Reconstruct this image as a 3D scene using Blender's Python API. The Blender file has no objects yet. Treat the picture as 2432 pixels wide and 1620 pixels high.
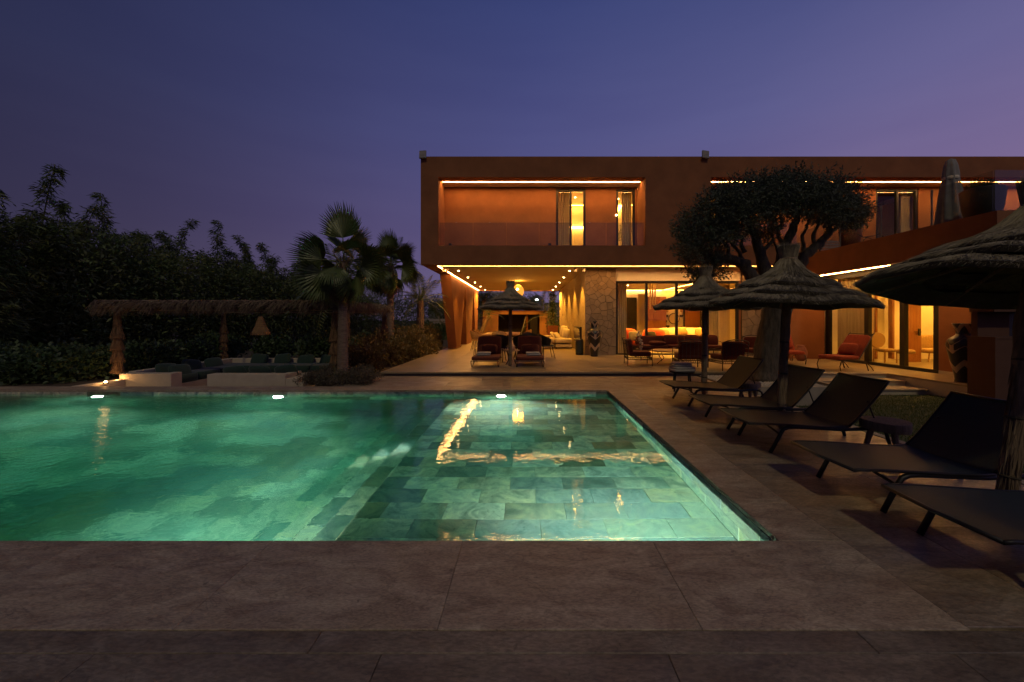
import bpy, bmesh, math, random
import numpy as np
from mathutils import Vector, Matrix, Euler
random.seed(7); RNG = np.random.default_rng(11)
SC = bpy.context.scene; COL = SC.collection
R = math.radians
CAMZ, F, VX, VY = 1.55, 900.0, 1251.0, 758.8          # eye height, focal length and vanishing point in photo pixels

# ------------------------------------------------------------------ camera, sky, sun, exposure
cd = bpy.data.cameras.new('camera'); cam = bpy.data.objects.new('camera', cd); COL.objects.link(cam)
cam.location = (0, 0, CAMZ); cam.rotation_euler = (R(90), 0, 0)
cd.sensor_width = 36; cd.lens = F/2432*36; cd.shift_x = -(VX-1216)/2432; cd.shift_y = -(810-VY)/2432
cd.clip_start = .05; cd.clip_end = 3000
SC.camera = cam
wd = bpy.data.worlds.new('World'); SC.world = wd; wd.use_nodes = True
nt = wd.node_tree; nt.nodes.clear()
def N(tree, typ, **kw):
    n = tree.nodes.new(typ)
    for k, v in kw.items(): setattr(n, k, v)
    return n
def s2l(c): return tuple((x/255/12.92 if x/255 <= .04045 else ((x/255+.055)/1.055)**2.4) for x in c)
def ramp(tree, stops, interp='LINEAR'):
    n = tree.nodes.new('ShaderNodeValToRGB'); e = n.color_ramp.elements; n.color_ramp.interpolation = interp
    while len(e) > 1: e.remove(e[-1])
    e[0].position = stops[0][0]; e[0].color = (*stops[0][1], 1)
    for p, c in stops[1:]:
        x = e.new(p); x.color = (*c, 1)
    return n
tc = N(nt, 'ShaderNodeTexCoord'); sx = N(nt, 'ShaderNodeSeparateXYZ'); nt.links.new(tc.outputs['Generated'], sx.inputs[0])
el = ramp(nt, [(0, s2l((118, 103, 138))), (.2, s2l((97, 88, 132))), (.42, s2l((80, 82, 132))), (.64, s2l((60, 69, 120))), (.85, s2l((36, 46, 86))), (1, s2l((28, 38, 70)))])
nt.links.new(sx.outputs['Z'], el.inputs[0])
dt = N(nt, 'ShaderNodeVectorMath', operation='DOT_PRODUCT'); dt.inputs[1].default_value = (math.sin(R(75)), math.cos(R(75)), 0)
nt.links.new(tc.outputs['Generated'], dt.inputs[0])
mr = N(nt, 'ShaderNodeMapRange'); mr.inputs[1].default_value = -1; mr.inputs[2].default_value = 1
nt.links.new(dt.outputs['Value'], mr.inputs[0])
az = ramp(nt, [(0, (.14,)*3), (.14, (.24, .27, .26)), (.25, (.40, .42, .41)), (.45, (.78,)*3), (.62, (1.0,)*3), (.82, (1.36, 1.30, 1.18)), (1, (2.1, 1.75, 1.4))])
nt.links.new(mr.outputs[0], az.inputs[0])
mu = N(nt, 'ShaderNodeMix', data_type='RGBA', blend_type='MULTIPLY'); mu.inputs[0].default_value = 1
nt.links.new(el.outputs[0], mu.inputs[6]); nt.links.new(az.outputs[0], mu.inputs[7])
# faint dusk haze streaks low in the sky
cl = N(nt, 'ShaderNodeTexNoise'); cl.inputs['Scale'].default_value = 2.2; cl.inputs['Detail'].default_value = 5
mp = N(nt, 'ShaderNodeMapping'); mp.inputs['Scale'].default_value = (1, 1, 7)
nt.links.new(tc.outputs['Generated'], mp.inputs[0]); nt.links.new(mp.outputs[0], cl.inputs[0])
cr = ramp(nt, [(.35, (.96, .95, .97)), (.65, (1.03, 1.02, 1.01))]); nt.links.new(cl.outputs[0], cr.inputs[0])
m2 = N(nt, 'ShaderNodeMix', data_type='RGBA', blend_type='MULTIPLY'); m2.inputs[0].default_value = 1
nt.links.new(mu.outputs[2], m2.inputs[6]); nt.links.new(cr.outputs[0], m2.inputs[7])
bg = N(nt, 'ShaderNodeBackground'); bg.inputs[1].default_value = .95
ow = N(nt, 'ShaderNodeOutputWorld'); nt.links.new(m2.outputs[2], bg.inputs[0]); nt.links.new(bg.outputs[0], ow.inputs[0])
sd = bpy.data.lights.new('moonlight', 'SUN'); sd.energy = .46; sd.angle = R(2.5); sd.color = (1, .86, .52)
so = bpy.data.objects.new('moonlight', sd); COL.objects.link(so); so.location = (2, -8, 10)
so.rotation_euler = Vector((-.06, .70, -.74)).to_track_quat('-Z', 'Y').to_euler()
SC.view_settings.view_transform = 'Standard'; SC.view_settings.look = 'None'
SC.view_settings.exposure = 0; SC.view_settings.gamma = 1; SC.view_settings.use_curve_mapping = False
SC.render.engine = 'CYCLES'
cy = SC.cycles; cy.use_denoising = True; cy.denoiser = 'OPENIMAGEDENOISE'; cy.max_bounces = 10; cy.diffuse_bounces = 4; cy.glossy_bounces = 4
cy.transmission_bounces = 8; cy.transparent_max_bounces = 24; cy.volume_bounces = 1; cy.caustics_reflective = False; cy.caustics_refractive = False
cy.sample_clamp_indirect = 4; cy.use_adaptive_sampling = False; cy.use_light_tree = True; cy.blur_glossy = .1

# ------------------------------------------------------------------ helpers
def W(xp, yp, Y): return Vector(((xp-VX)/F*Y, Y, CAMZ-(yp-VY)/F*Y))
def wl(o):
    v = Vector((0, 0, 0))
    while o: v += o.location; o = o.parent
    return v
def tag(o, label=None, cat=None, group=None, kind=None):
    for k, v in (('label', label), ('category', cat), ('group', group), ('kind', kind)):
        if v: o[k] = v
    return o
def E(name, loc=(0, 0, 0), label=None, cat=None, group=None, kind=None):
    o = bpy.data.objects.new(name, None); COL.objects.link(o); o.location = loc; o.empty_display_size = .2
    return tag(o, label, cat, group, kind)
def link(name, me, parent=None, loc=None):
    o = bpy.data.objects.new(name, me); COL.objects.link(o)
    if parent: o.parent = parent
    if loc is not None: o.location = loc
    return o
def copy_tree(o, parent=None):
    c = o.copy(); COL.objects.link(c)
    if parent: c.parent = parent
    for ch in list(o.children): copy_tree(ch, c)
    return c
class MB:
    def __init__(s): s.v = []; s.f = []
    def add(s, vs, fs):
        b = len(s.v); s.v.extend([tuple(map(float, v)) for v in vs]); s.f.extend([tuple(int(i)+b for i in f) for f in fs]); return s
    def box(s, x0, x1, y0, y1, z0, z1):
        return s.add([(x0,y0,z0),(x1,y0,z0),(x1,y1,z0),(x0,y1,z0),(x0,y0,z1),(x1,y0,z1),(x1,y1,z1),(x0,y1,z1)],
                     [(0,3,2,1),(4,5,6,7),(0,1,5,4),(1,2,6,5),(2,3,7,6),(3,0,4,7)])
    def obox(s, c, size, rot=(0,0,0)):
        m = Euler(rot).to_matrix(); c = Vector(c); h = [x/2 for x in size]
        vs = [c+m@Vector((sx*h[0], sy*h[1], sz*h[2])) for sz in (-1,1) for sx, sy in ((-1,-1),(1,-1),(1,1),(-1,1))]
        return s.add(vs, [(0,3,2,1),(4,5,6,7),(0,1,5,4),(1,2,6,5),(2,3,7,6),(3,0,4,7)])
    def prism(s, poly, fn, a, b):
        n = len(poly); vs = [fn(p, q, a) for p, q in poly]+[fn(p, q, b) for p, q in poly]
        return s.add(vs, [tuple(range(n))[::-1], tuple(range(n, 2*n))]+[(i, (i+1) % n, n+(i+1) % n, n+i) for i in range(n)])
    def tube(s, pts, r, n=8):
        pts = [Vector(p) for p in pts]; k = len(pts); rs = r if hasattr(r, '__len__') else [r]*k
        vs = []; up = None
        for i, p in enumerate(pts):
            t = (pts[min(i+1, k-1)]-pts[max(i-1, 0)])
            if t.length < 1e-9: t = Vector((0, 0, 1))
            t.normalize()
            if up is None: up = t.orthogonal().normalized()
            else:
                up = up-t*up.dot(t)
                up = up.normalized() if up.length > 1e-6 else t.orthogonal().normalized()
            w = t.cross(up)
            for j in range(n):
                a = 2*math.pi*j/n; vs.append(p+(up*math.cos(a)+w*math.sin(a))*rs[i])
        fs = [(i*n+j, i*n+(j+1) % n, (i+1)*n+(j+1) % n, (i+1)*n+j) for i in range(k-1) for j in range(n)]
        return s.add(vs, fs+[tuple(range(n))[::-1], tuple(range((k-1)*n, k*n))])
    def lathe(s, prof, n=24, c=(0,0,0)):
        vs = [(c[0]+r*math.cos(2*math.pi*j/n), c[1]+r*math.sin(2*math.pi*j/n), c[2]+z) for r, z in prof for j in range(n)]
        fs = [(i*n+j, i*n+(j+1) % n, (i+1)*n+(j+1) % n, (i+1)*n+j) for i in range(len(prof)-1) for j in range(n)]
        return s.add(vs, fs+[tuple(range(n))[::-1], tuple(range((len(prof)-1)*n, len(prof)*n))])
    def cushion(s, c, size, e=.35, rot=(0,0,0), nu=18, nv=9, pinch=0):
        m = Euler(rot).to_matrix(); c = Vector(c); pw = lambda x: math.copysign(abs(x)**e, x); vs = []
        for i in range(nv+1):
            v = -math.pi/2+math.pi*i/nv
            for j in range(nu):
                u = 2*math.pi*j/nu
                x = pw(math.cos(v))*pw(math.cos(u)); y = pw(math.cos(v))*pw(math.sin(u)); z = pw(math.sin(v)) if not pinch else math.sin(v)
                k = 1-pinch*(abs(x)*abs(y))**2 if pinch else 1
                vs.append(c+m@Vector((x*size[0]/2, y*size[1]/2, z*k*size[2]/2)))
        fs = [(i*nu+j, i*nu+(j+1) % nu, (i+1)*nu+(j+1) % nu, (i+1)*nu+j) for i in range(nv) for j in range(nu)]
        return s.add(vs, fs)
    def quad(s, a, b, c, d): return s.add([a, b, c, d], [(0, 1, 2, 3)])
    def mesh(s, name, mat, off=(0,0,0), smooth=False, bevel=0, seg=2):
        me = bpy.data.meshes.new(name); o = Vector(off)
        me.from_pydata([tuple(Vector(v)-o) for v in s.v], [], s.f); me.materials.append(mat)
        if bevel:
            bm = bmesh.new(); bm.from_mesh(me); bmesh.ops.remove_doubles(bm, verts=bm.verts, dist=1e-6)
            bmesh.ops.bevel(bm, geom=bm.edges[:], offset=bevel, segments=seg, affect='EDGES', clamp_overlap=True, profile=.5); bm.to_mesh(me); bm.free()
        if smooth: me.polygons.foreach_set('use_smooth', [True]*len(me.polygons))
        me.update(); return me
    def build(s, name, mat, parent=None, smooth=False, bevel=0, seg=2, kind=None, at=None):
        off = wl(parent) if at is None else Vector(at)
        o = link(name, s.mesh(name, mat, off, smooth, bevel, seg), parent)
        if at is not None: o.location = Vector(at)-(wl(parent) if parent else Vector((0,0,0)))
        if kind: o['kind'] = kind
        return o
def fast_mesh(name, V, Fc, mat, smooth=False):
    """big meshes from numpy arrays; Fc is (n,3) or (n,4)"""
    me = bpy.data.meshes.new(name); n, k = Fc.shape
    me.vertices.add(len(V)); me.vertices.foreach_set('co', np.asarray(V, dtype=np.float32).ravel())
    me.loops.add(n*k); me.loops.foreach_set('vertex_index', Fc.astype(np.int32).ravel())
    me.polygons.add(n); me.polygons.foreach_set('loop_start', np.arange(0, n*k, k, dtype=np.int32))
    me.update(calc_edges=True); me.validate(); me.materials.append(mat)
    if smooth: me.polygons.foreach_set('use_smooth', [True]*n)
    return me
def unit(a): return a/np.maximum(np.linalg.norm(a, axis=-1, keepdims=True), 1e-9)
def leaves(P, D, L, Wd, droop=0.0):
    """diamond leaves: P base points, D directions, L lengths, Wd half widths -> verts, faces"""
    n = len(P); D = unit(D); rnd = RNG.normal(size=(n, 3)); S = unit(np.cross(D, rnd)); L = np.broadcast_to(L, (n,))[:, None]; Wd = np.broadcast_to(Wd, (n,))[:, None]
    mid = P+D*L*.45; tip = P+D*L; tip[:, 2] -= droop*L[:, 0]
    V = np.stack([P, mid-S*Wd, tip, mid+S*Wd], 1).reshape(-1, 3)
    return V, np.arange(4*n).reshape(n, 4)
def blades(A, B, Wd):
    """thin straws from A to B, base half width Wd, pointed -> triangles"""
    n = len(A); D = unit(B-A); S = unit(np.cross(D, RNG.normal(size=(n, 3))))*np.broadcast_to(Wd, (n,))[:, None]
    V = np.stack([A-S, A+S, B], 1).reshape(-1, 3)
    return V, np.arange(3*n).reshape(n, 3)

# ------------------------------------------------------------------ materials
def M(name, base, rough=.8, col2=None, scale=6, detail=6, lo=.4, hi=.65, bump=0, bscale=None, metal=0, spec=.5, coat=0, stretch=None, rand=0, sheen=0, trans=0):
    m = bpy.data.materials.new(name); m.use_nodes = True; t = m.node_tree; b = t.nodes['Principled BSDF']
    b.inputs['Base Color'].default_value = (*base, 1); b.inputs['Roughness'].default_value = rough; b.inputs['Metallic'].default_value = metal
    b.inputs['Specular IOR Level'].default_value = spec; b.inputs['Coat Weight'].default_value = coat
    if sheen: b.inputs['Sheen Weight'].default_value = sheen
    out = None
    if col2 or bump:
        c = N(t, 'ShaderNodeTexCoord'); src = c.outputs['Object']
        if stretch:
            mpn = N(t, 'ShaderNodeMapping'); mpn.inputs['Scale'].default_value = stretch; t.links.new(src, mpn.inputs[0]); src = mpn.outputs[0]
        if rand:
            oi = N(t, 'ShaderNodeObjectInfo'); vm = N(t, 'ShaderNodeVectorMath', operation='MULTIPLY_ADD')
            cx = N(t, 'ShaderNodeCombineXYZ')
            for i in range(3): t.links.new(oi.outputs['Random'], cx.inputs[i])
            vm.inputs[1].default_value = (31, 57, 43); t.links.new(cx.outputs[0], vm.inputs[0]); t.links.new(src, vm.inputs[2]); src = vm.outputs[0]
    if col2:
        n = N(t, 'ShaderNodeTexNoise'); n.inputs['Scale'].default_value = scale; n.inputs['Detail'].default_value = detail; n.inputs['Roughness'].default_value = .62
        t.links.new(src, n.inputs['Vector'])
        rp = ramp(t, [(lo, base), (hi, col2)]); t.links.new(n.outputs[0], rp.inputs[0]); out = rp.outputs[0]
        if rand:
            hs = N(t, 'ShaderNodeHueSaturation'); mrn = N(t, 'ShaderNodeMapRange'); mrn.inputs[3].default_value = 1-rand; mrn.inputs[4].default_value = 1+rand
            t.links.new(oi.outputs['Random'], mrn.inputs[0]); t.links.new(mrn.outputs[0], hs.inputs['Value']); t.links.new(out, hs.inputs['Color']); out = hs.outputs[0]
        t.links.new(out, b.inputs['Base Color'])
    if bump:
        n2 = N(t, 'ShaderNodeTexNoise'); n2.inputs['Scale'].default_value = bscale or scale*3; n2.inputs['Detail'].default_value = 8; t.links.new(src, n2.inputs['Vector'])
        bp = N(t, 'ShaderNodeBump'); bp.inputs['Strength'].default_value = bump; bp.inputs['Distance'].default_value = .02
        t.links.new(n2.outputs[0], bp.inputs['Height']); t.links.new(bp.outputs[0], b.inputs['Normal'])
    if trans:
        tr = N(t, 'ShaderNodeBsdfTranslucent'); mx = N(t, 'ShaderNodeMixShader'); mx.inputs[0].default_value = trans
        if out: t.links.new(out, tr.inputs[0])
        else: tr.inputs[0].default_value = (*base, 1)
        o = t.nodes['Material Output']; t.links.new(b.outputs[0], mx.inputs[1]); t.links.new(tr.outputs[0], mx.inputs[2]); t.links.new(mx.outputs[0], o.inputs[0])
    return m
def EM(name, col, st):
    m = bpy.data.materials.new(name); m.use_nodes = True; b = m.node_tree.nodes['Principled BSDF']
    b.inputs['Base Color'].default_value = (.8, .8, .8, 1); b.inputs['Emission Color'].default_value = (*col, 1); b.inputs['Emission Strength'].default_value = st
    return m
def GLASS(name, tint=(.93, .95, .95), k=1.0):
    m = bpy.data.materials.new(name); m.use_nodes = True; t = m.node_tree; t.nodes.clear(); o = N(t, 'ShaderNodeOutputMaterial')
    tr = N(t, 'ShaderNodeBsdfTransparent'); tr.inputs[0].default_value = (*tint, 1); g = N(t, 'ShaderNodeBsdfGlossy'); g.inputs['Roughness'].default_value = .015
    fr = N(t, 'ShaderNodeFresnel'); fr.inputs[0].default_value = 1.45; mm = N(t, 'ShaderNodeMath', operation='MULTIPLY'); ge = N(t, 'ShaderNodeNewGeometry'); kk = N(t, 'ShaderNodeMath', operation='MULTIPLY_ADD'); kk.inputs[1].default_value = -k; kk.inputs[2].default_value = k; t.links.new(ge.outputs['Backfacing'], kk.inputs[0]); t.links.new(kk.outputs[0], mm.inputs[1])
    mx = N(t, 'ShaderNodeMixShader'); t.links.new(fr.outputs[0], mm.inputs[0]); t.links.new(mm.outputs[0], mx.inputs[0]); t.links.new(tr.outputs[0], mx.inputs[1]); t.links.new(g.outputs[0], mx.inputs[2]); t.links.new(mx.outputs[0], o.inputs[0])
    return m
WARM = (1.0, .43, .06)
mt = {}
mt['terra'] = M('terracotta_plaster', (.195, .070, .023), .9, (.285, .108, .038), 1.1, 10, .32, .72, bump=.12, bscale=40)
mt['terra_lit'] = M('lit_terracotta', (.42, .20, .075), .9, (.48, .24, .09), 2, 8, .35, .7)  # bar front paler than its sides: terrace light put into the plaster colour
mt['brown'] = M('shaded_terracotta', (.085, .034, .016), .9, (.11, .046, .022), 2, 8, .35, .7, bump=.12, bscale=40)  # terracotta plaster of the oven, its shade put into the colour
mt['lit_leaf'] = M('lit_brown_leaf', (.11, .085, .022), .55, (.16, .11, .03), 5, 3, .4, .65, trans=.2)  # variegated brown leaf, with warm terrace light mixed into its colour
mt['cream'] = M('cream_plaster', (.78, .70, .56), .85, (.70, .62, .48), 2, 5, .4, .7)
mt['ceil'] = M('ceiling_paint', (.62, .52, .36), .8, (.56, .47, .33), 1.2, 5, .4, .7)
mt['wallstone'] = M('wall_stone', (.21, .145, .085), .85, (.28, .20, .125), 5, 8, .35, .7, bump=.35, bscale=22, rand=.14)
mt['pitted'] = M('pitted_stone', (.42, .32, .19), .9, (.27, .19, .10), 9, 9, .45, .72, bump=.6, bscale=16)
mt['mortar'] = M('mortar', (.16, .12, .08), .95); mt['joint'] = M('stone_joint', (.075, .05, .03), 1)
mt['red_shaded'] = M('shaded_red_fabric', (.105, .019, .007), .95, (.08, .014, .005), 14, 6, .4, .65, bump=.1, bscale=180)  # rust red cloth again, darkened in colour for the seats lit from behind
mt['black'] = M('black_metal', (.018, .016, .015), .42, metal=.4)
mt['darkfab'] = M('dark_mesh_fabric', (.012, .021, .018), .6, (.008, .015, .013), 60, 3, .4, .6, bump=.15, bscale=220)
mt['iron'] = M('wrought_iron', (.05, .034, .024), .5, metal=.5)
mt['red'] = M('rust_red_fabric', (.27, .034, .006), .95, (.21, .026, .005), 14, 6, .4, .65, bump=.1, bscale=180)
mt['white_fab'] = M('cream_fabric', (.66, .58, .44), .95, (.6, .52, .38), 10, 5, .4, .7, bump=.12, bscale=120)
mt['towel'] = M('grey_towel', (.42, .37, .31), 1, (.34, .30, .25), 40, 4, .4, .65, bump=.4, bscale=160)
mt['green_fab'] = M('dark_green_fabric', (.008, .026, .017), .9, (.011, .033, .021), 12, 4, .4, .7, sheen=.2)
mt['thatch'] = M('thatch_straw', (.25, .205, .13), .95, (.42, .34, .22), 9, 6, .35, .7)
mt['thatch_dark'] = M('thatch_core', (.045, .035, .022), 1, (.075, .058, .036), 14, 6, .35, .7)
mt['reed'] = M('reed_underside', (.17, .15, .06), .95, (.10, .09, .04), 30, 5, .4, .65)
mt['raffia'] = M('raffia', (.24, .135, .06), .95, (.16, .09, .04), 12, 5, .35, .65)
mt['pole'] = M('weathered_pole', (.30, .21, .12), .95, (.17, .115, .07), 6, 8, .35, .65, bump=.5, bscale=30, stretch=(6, 6, .8))
def STONE(name, a, b, c, rough, sc=1.0, rand=.08, dirn=(.55, 1.5, 1)):
    m = bpy.data.materials.new(name); m.use_nodes = True; t = m.node_tree; p = t.nodes['Principled BSDF']
    oi = N(t, 'ShaderNodeObjectInfo'); tc_ = N(t, 'ShaderNodeTexCoord'); cx = N(t, 'ShaderNodeCombineXYZ'); [t.links.new(oi.outputs['Random'], cx.inputs[i]) for i in range(3)]
    vm = N(t, 'ShaderNodeVectorMath', operation='MULTIPLY_ADD'); vm.inputs[1].default_value = (31, 57, 43); t.links.new(cx.outputs[0], vm.inputs[0]); t.links.new(tc_.outputs['Object'], vm.inputs[2])
    mp_ = N(t, 'ShaderNodeMapping'); mp_.inputs['Scale'].default_value = dirn; mp_.inputs['Rotation'].default_value = (0, 0, .5); t.links.new(vm.outputs[0], mp_.inputs[0])
    def no(s, d, v, di=0, r=.6):
        n = N(t, 'ShaderNodeTexNoise'); n.inputs['Scale'].default_value = s*sc; n.inputs['Detail'].default_value = d; n.inputs['Distortion'].default_value = di; n.inputs['Roughness'].default_value = r; t.links.new(v.outputs[0], n.inputs['Vector']); return n.outputs[0]
    def mix(fac, A, B, bl='MIX'):
        n = N(t, 'ShaderNodeMix', data_type='RGBA', blend_type=bl); n.inputs[0].default_value = 1
        if hasattr(fac, 'links'): t.links.new(fac, n.inputs[0])
        for i, q in ((6, A), (7, B)):
            if hasattr(q, 'links'): t.links.new(q, n.inputs[i])
            else: n.inputs[i].default_value = (*q, 1)
        return n.outputs[2]
    f1 = ramp(t, [(.38, (0,)*3), (.62, (1,)*3)]); t.links.new(no(3.0, 11, mp_, .9, .70), f1.inputs[0])
    f2 = ramp(t, [(.50, (0,)*3), (.72, (.8,)*3)]); t.links.new(no(1.1, 7, vm, .6), f2.inputs[0])
    f3 = ramp(t, [(.63, (0,)*3), (.72, (.55,)*3)])
    f4 = ramp(t, [(.40, (.78,)*3), (.60, (1.18,)*3)]); t.links.new(no(48, 4, mp_, .3), f4.inputs[0])
    f5 = ramp(t, [(.485, (1,)*3), (.5, (.72,)*3), (.515, (1,)*3)]); t.links.new(no(2.1, 8, mp_, 1.2, .6), f5.inputs[0]); t.links.new(no(14, 6, vm, .4), f3.inputs[0])
    col = mix(f3.outputs[0], mix(f2.outputs[0], mix(f1.outputs[0], a, b), c), tuple(x*.35 for x in b))
    col = mix(None, mix(None, col, f4.outputs[0], 'MULTIPLY'), f5.outputs[0], 'MULTIPLY')
    hs = N(t, 'ShaderNodeHueSaturation'); mrn = N(t, 'ShaderNodeMapRange'); mrn.inputs[3].default_value = 1-rand; mrn.inputs[4].default_value = 1+rand
    t.links.new(oi.outputs['Random'], mrn.inputs[0]); t.links.new(mrn.outputs[0], hs.inputs['Value']); t.links.new(col, hs.inputs['Color']); t.links.new(hs.outputs[0], p.inputs['Base Color'])
    rr = N(t, 'ShaderNodeMapRange'); rr.inputs[1].default_value = .3; rr.inputs[2].default_value = .7; rr.inputs[3].default_value = rough-.1; rr.inputs[4].default_value = rough+.18; t.links.new(no(4.5, 6, mp_), rr.inputs[0]); t.links.new(rr.outputs[0], p.inputs['Roughness'])
    bp = N(t, 'ShaderNodeBump'); bp.inputs['Strength'].default_value = .22; bp.inputs['Distance'].default_value = .012; t.links.new(no(17, 9, mp_, .5), bp.inputs['Height']); t.links.new(bp.outputs[0], p.inputs['Normal'])
    return m
mt['coping'] = STONE('coping_stone', (.41, .32, .215), (.235, .16, .105), (.30, .22, .135), .52, 1.5)
mt['paving'] = STONE('paving_stone', (.33, .255, .175), (.185, .13, .085), (.24, .17, .11), .38, 1.1, .10)
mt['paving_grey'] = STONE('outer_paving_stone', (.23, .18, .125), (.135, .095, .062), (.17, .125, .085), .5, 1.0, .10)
mt['thatch_brown'] = M('brown_straw', (.15, .105, .065), .95, (.24, .17, .105), 9, 6, .35, .7)
mt['terrace'] = M('terrace_stone', (.27, .205, .125), .36, (.20, .15, .085), 1.4, 9, .38, .68, bump=.06, bscale=12, stretch=(.4, 2.6, 1), rand=.05)
mt['paleedge'] = M('pale_stone', (.30, .245, .17), .8, (.24, .19, .13), 4, 7, .4, .7)
mt['soil'] = M('garden_soil', (.045, .032, .020), 1, (.07, .05, .03), 3, 8, .4, .7, bump=.5, bscale=9)
mt['white_wall'] = M('white_render', (.46, .385, .28), .85, (.39, .32, .235), 3, 6, .4, .7)
mt['wood'] = M('warm_wood', (.30, .115, .032), .55, (.20, .07, .02), 3, 8, .35, .7, stretch=(9, 9, .7))
mt['darkwood'] = M('dark_wood', (.045, .026, .014), .6)
mt['lightwood'] = M('table_wood', (.42, .24, .10), .6, (.30, .16, .06), 2, 7, .4, .7, stretch=(8, .7, 8))
mt['rattan'] = M('rattan', (.46, .30, .13), .8, (.30, .18, .07), 40, 3, .4, .6, bump=.3, bscale=90)
mt['curtain'] = M('curtain_fabric', (.60, .50, .30), .95, trans=.35)
mt['sheer'] = M('sheer_curtain', (.72, .62, .42), .95, trans=.5)
mt['clay'] = M('clay_pot', (.22, .07, .035), .85, (.16, .05, .025), 5, 6, .4, .7, bump=.2, bscale=30)
mt['darkpot'] = M('dark_pot', (.018, .012, .010), .85)
mt['grey_fab'] = M('grey_canvas', (.27, .245, .225), .95, (.20, .18, .165), 5, 6, .4, .65)
mt['gravel'] = M('white_gravel', (.44, .39, .32), .9, (.28, .25, .21), 30, 4, .4, .6)
mt['bark'] = M('olive_bark', (.105, .078, .052), .95, (.040, .029, .019), 5, 9, .35, .65, bump=.9, bscale=14, stretch=(3, 3, .6))
mt['palmbark'] = M('palm_bark', (.22, .15, .10), .95, (.11, .07, .045), 9, 8, .35, .65, bump=.8, bscale=22, stretch=(1, 1, 5))
mt['olive_leaf'] = M('olive_leaf', (.050, .062, .034), .7, (.085, .095, .060), 4, 3, .4, .65, trans=.2)
mt['bamboo_leaf'] = M('bamboo_leaf', (.060, .098, .022), .6, (.12, .12, .032), 1.5, 3, .38, .66, trans=.25)
mt['bush_leaf'] = M('bush_leaf', (.038, .070, .022), .55, (.065, .095, .032), 3, 3, .4, .65, trans=.2)
mt['brown_leaf'] = M('lavender_leaf', (.085, .075, .042), .8, (.12, .085, .055), 5, 3, .4, .65, trans=.2)
mt['palm_leaf'] = M('palm_leaf', (.085, .115, .030), .45, (.12, .145, .042), 2, 3, .4, .65, trans=.2)
mt['dry_leaf'] = M('dry_palm_leaf', (.16, .10, .045), .8, (.11, .07, .03), 4, 3, .4, .65)
mt['bamboo_stem'] = M('bamboo_stem', (.10, .10, .045), .6)
mt['grass'] = M('grass_blades', (.050, .075, .018), .8, (.075, .09, .024), 3, 4, .4, .65, trans=.2)
mt['turf'] = M('turf', (.030, .042, .012), 1, (.045, .055, .016), 8, 6, .4, .7)
mt['glass'] = GLASS('window_glass', (.95, .96, .95), 1.0)
mt['balglass'] = GLASS('balustrade_glass', (.84, .86, .87), 1.6)
mt['strip'] = EM('led_strip', (1, .48, .14), 62)
mt['strip_hot'] = EM('room_strip', (1, .44, .065), 70)
mt['spot'] = EM('downlight_lens', (1, .60, .22), 60)
mt['far'] = M('far_house', (.50, .44, .42), .9)
mt['fargrey'] = M('far_house_grey', (.26, .23, .22), .9)
# ------------------------------------------------------------------ ground, pool, paving
PX0, PX1, PY0, PY1, WZ = -13.6, 1.77, 2.657, 8.318, -.10      # pool rectangle, water level
g = MB(); B = 700
for a, b, c, d in ((-B, PX0-.35, -B, B), (PX1+.35, B, -B, B), (PX0-.35, PX1+.35, -B, PY0-.35), (PX0-.35, PX1+.35, PY1+.35, B)):
    g.quad((a, c, -.42), (b, c, -.42), (b, d, -.42), (a, d, -.42))
g.build('ground', mt['soil'], kind='structure')

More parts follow.
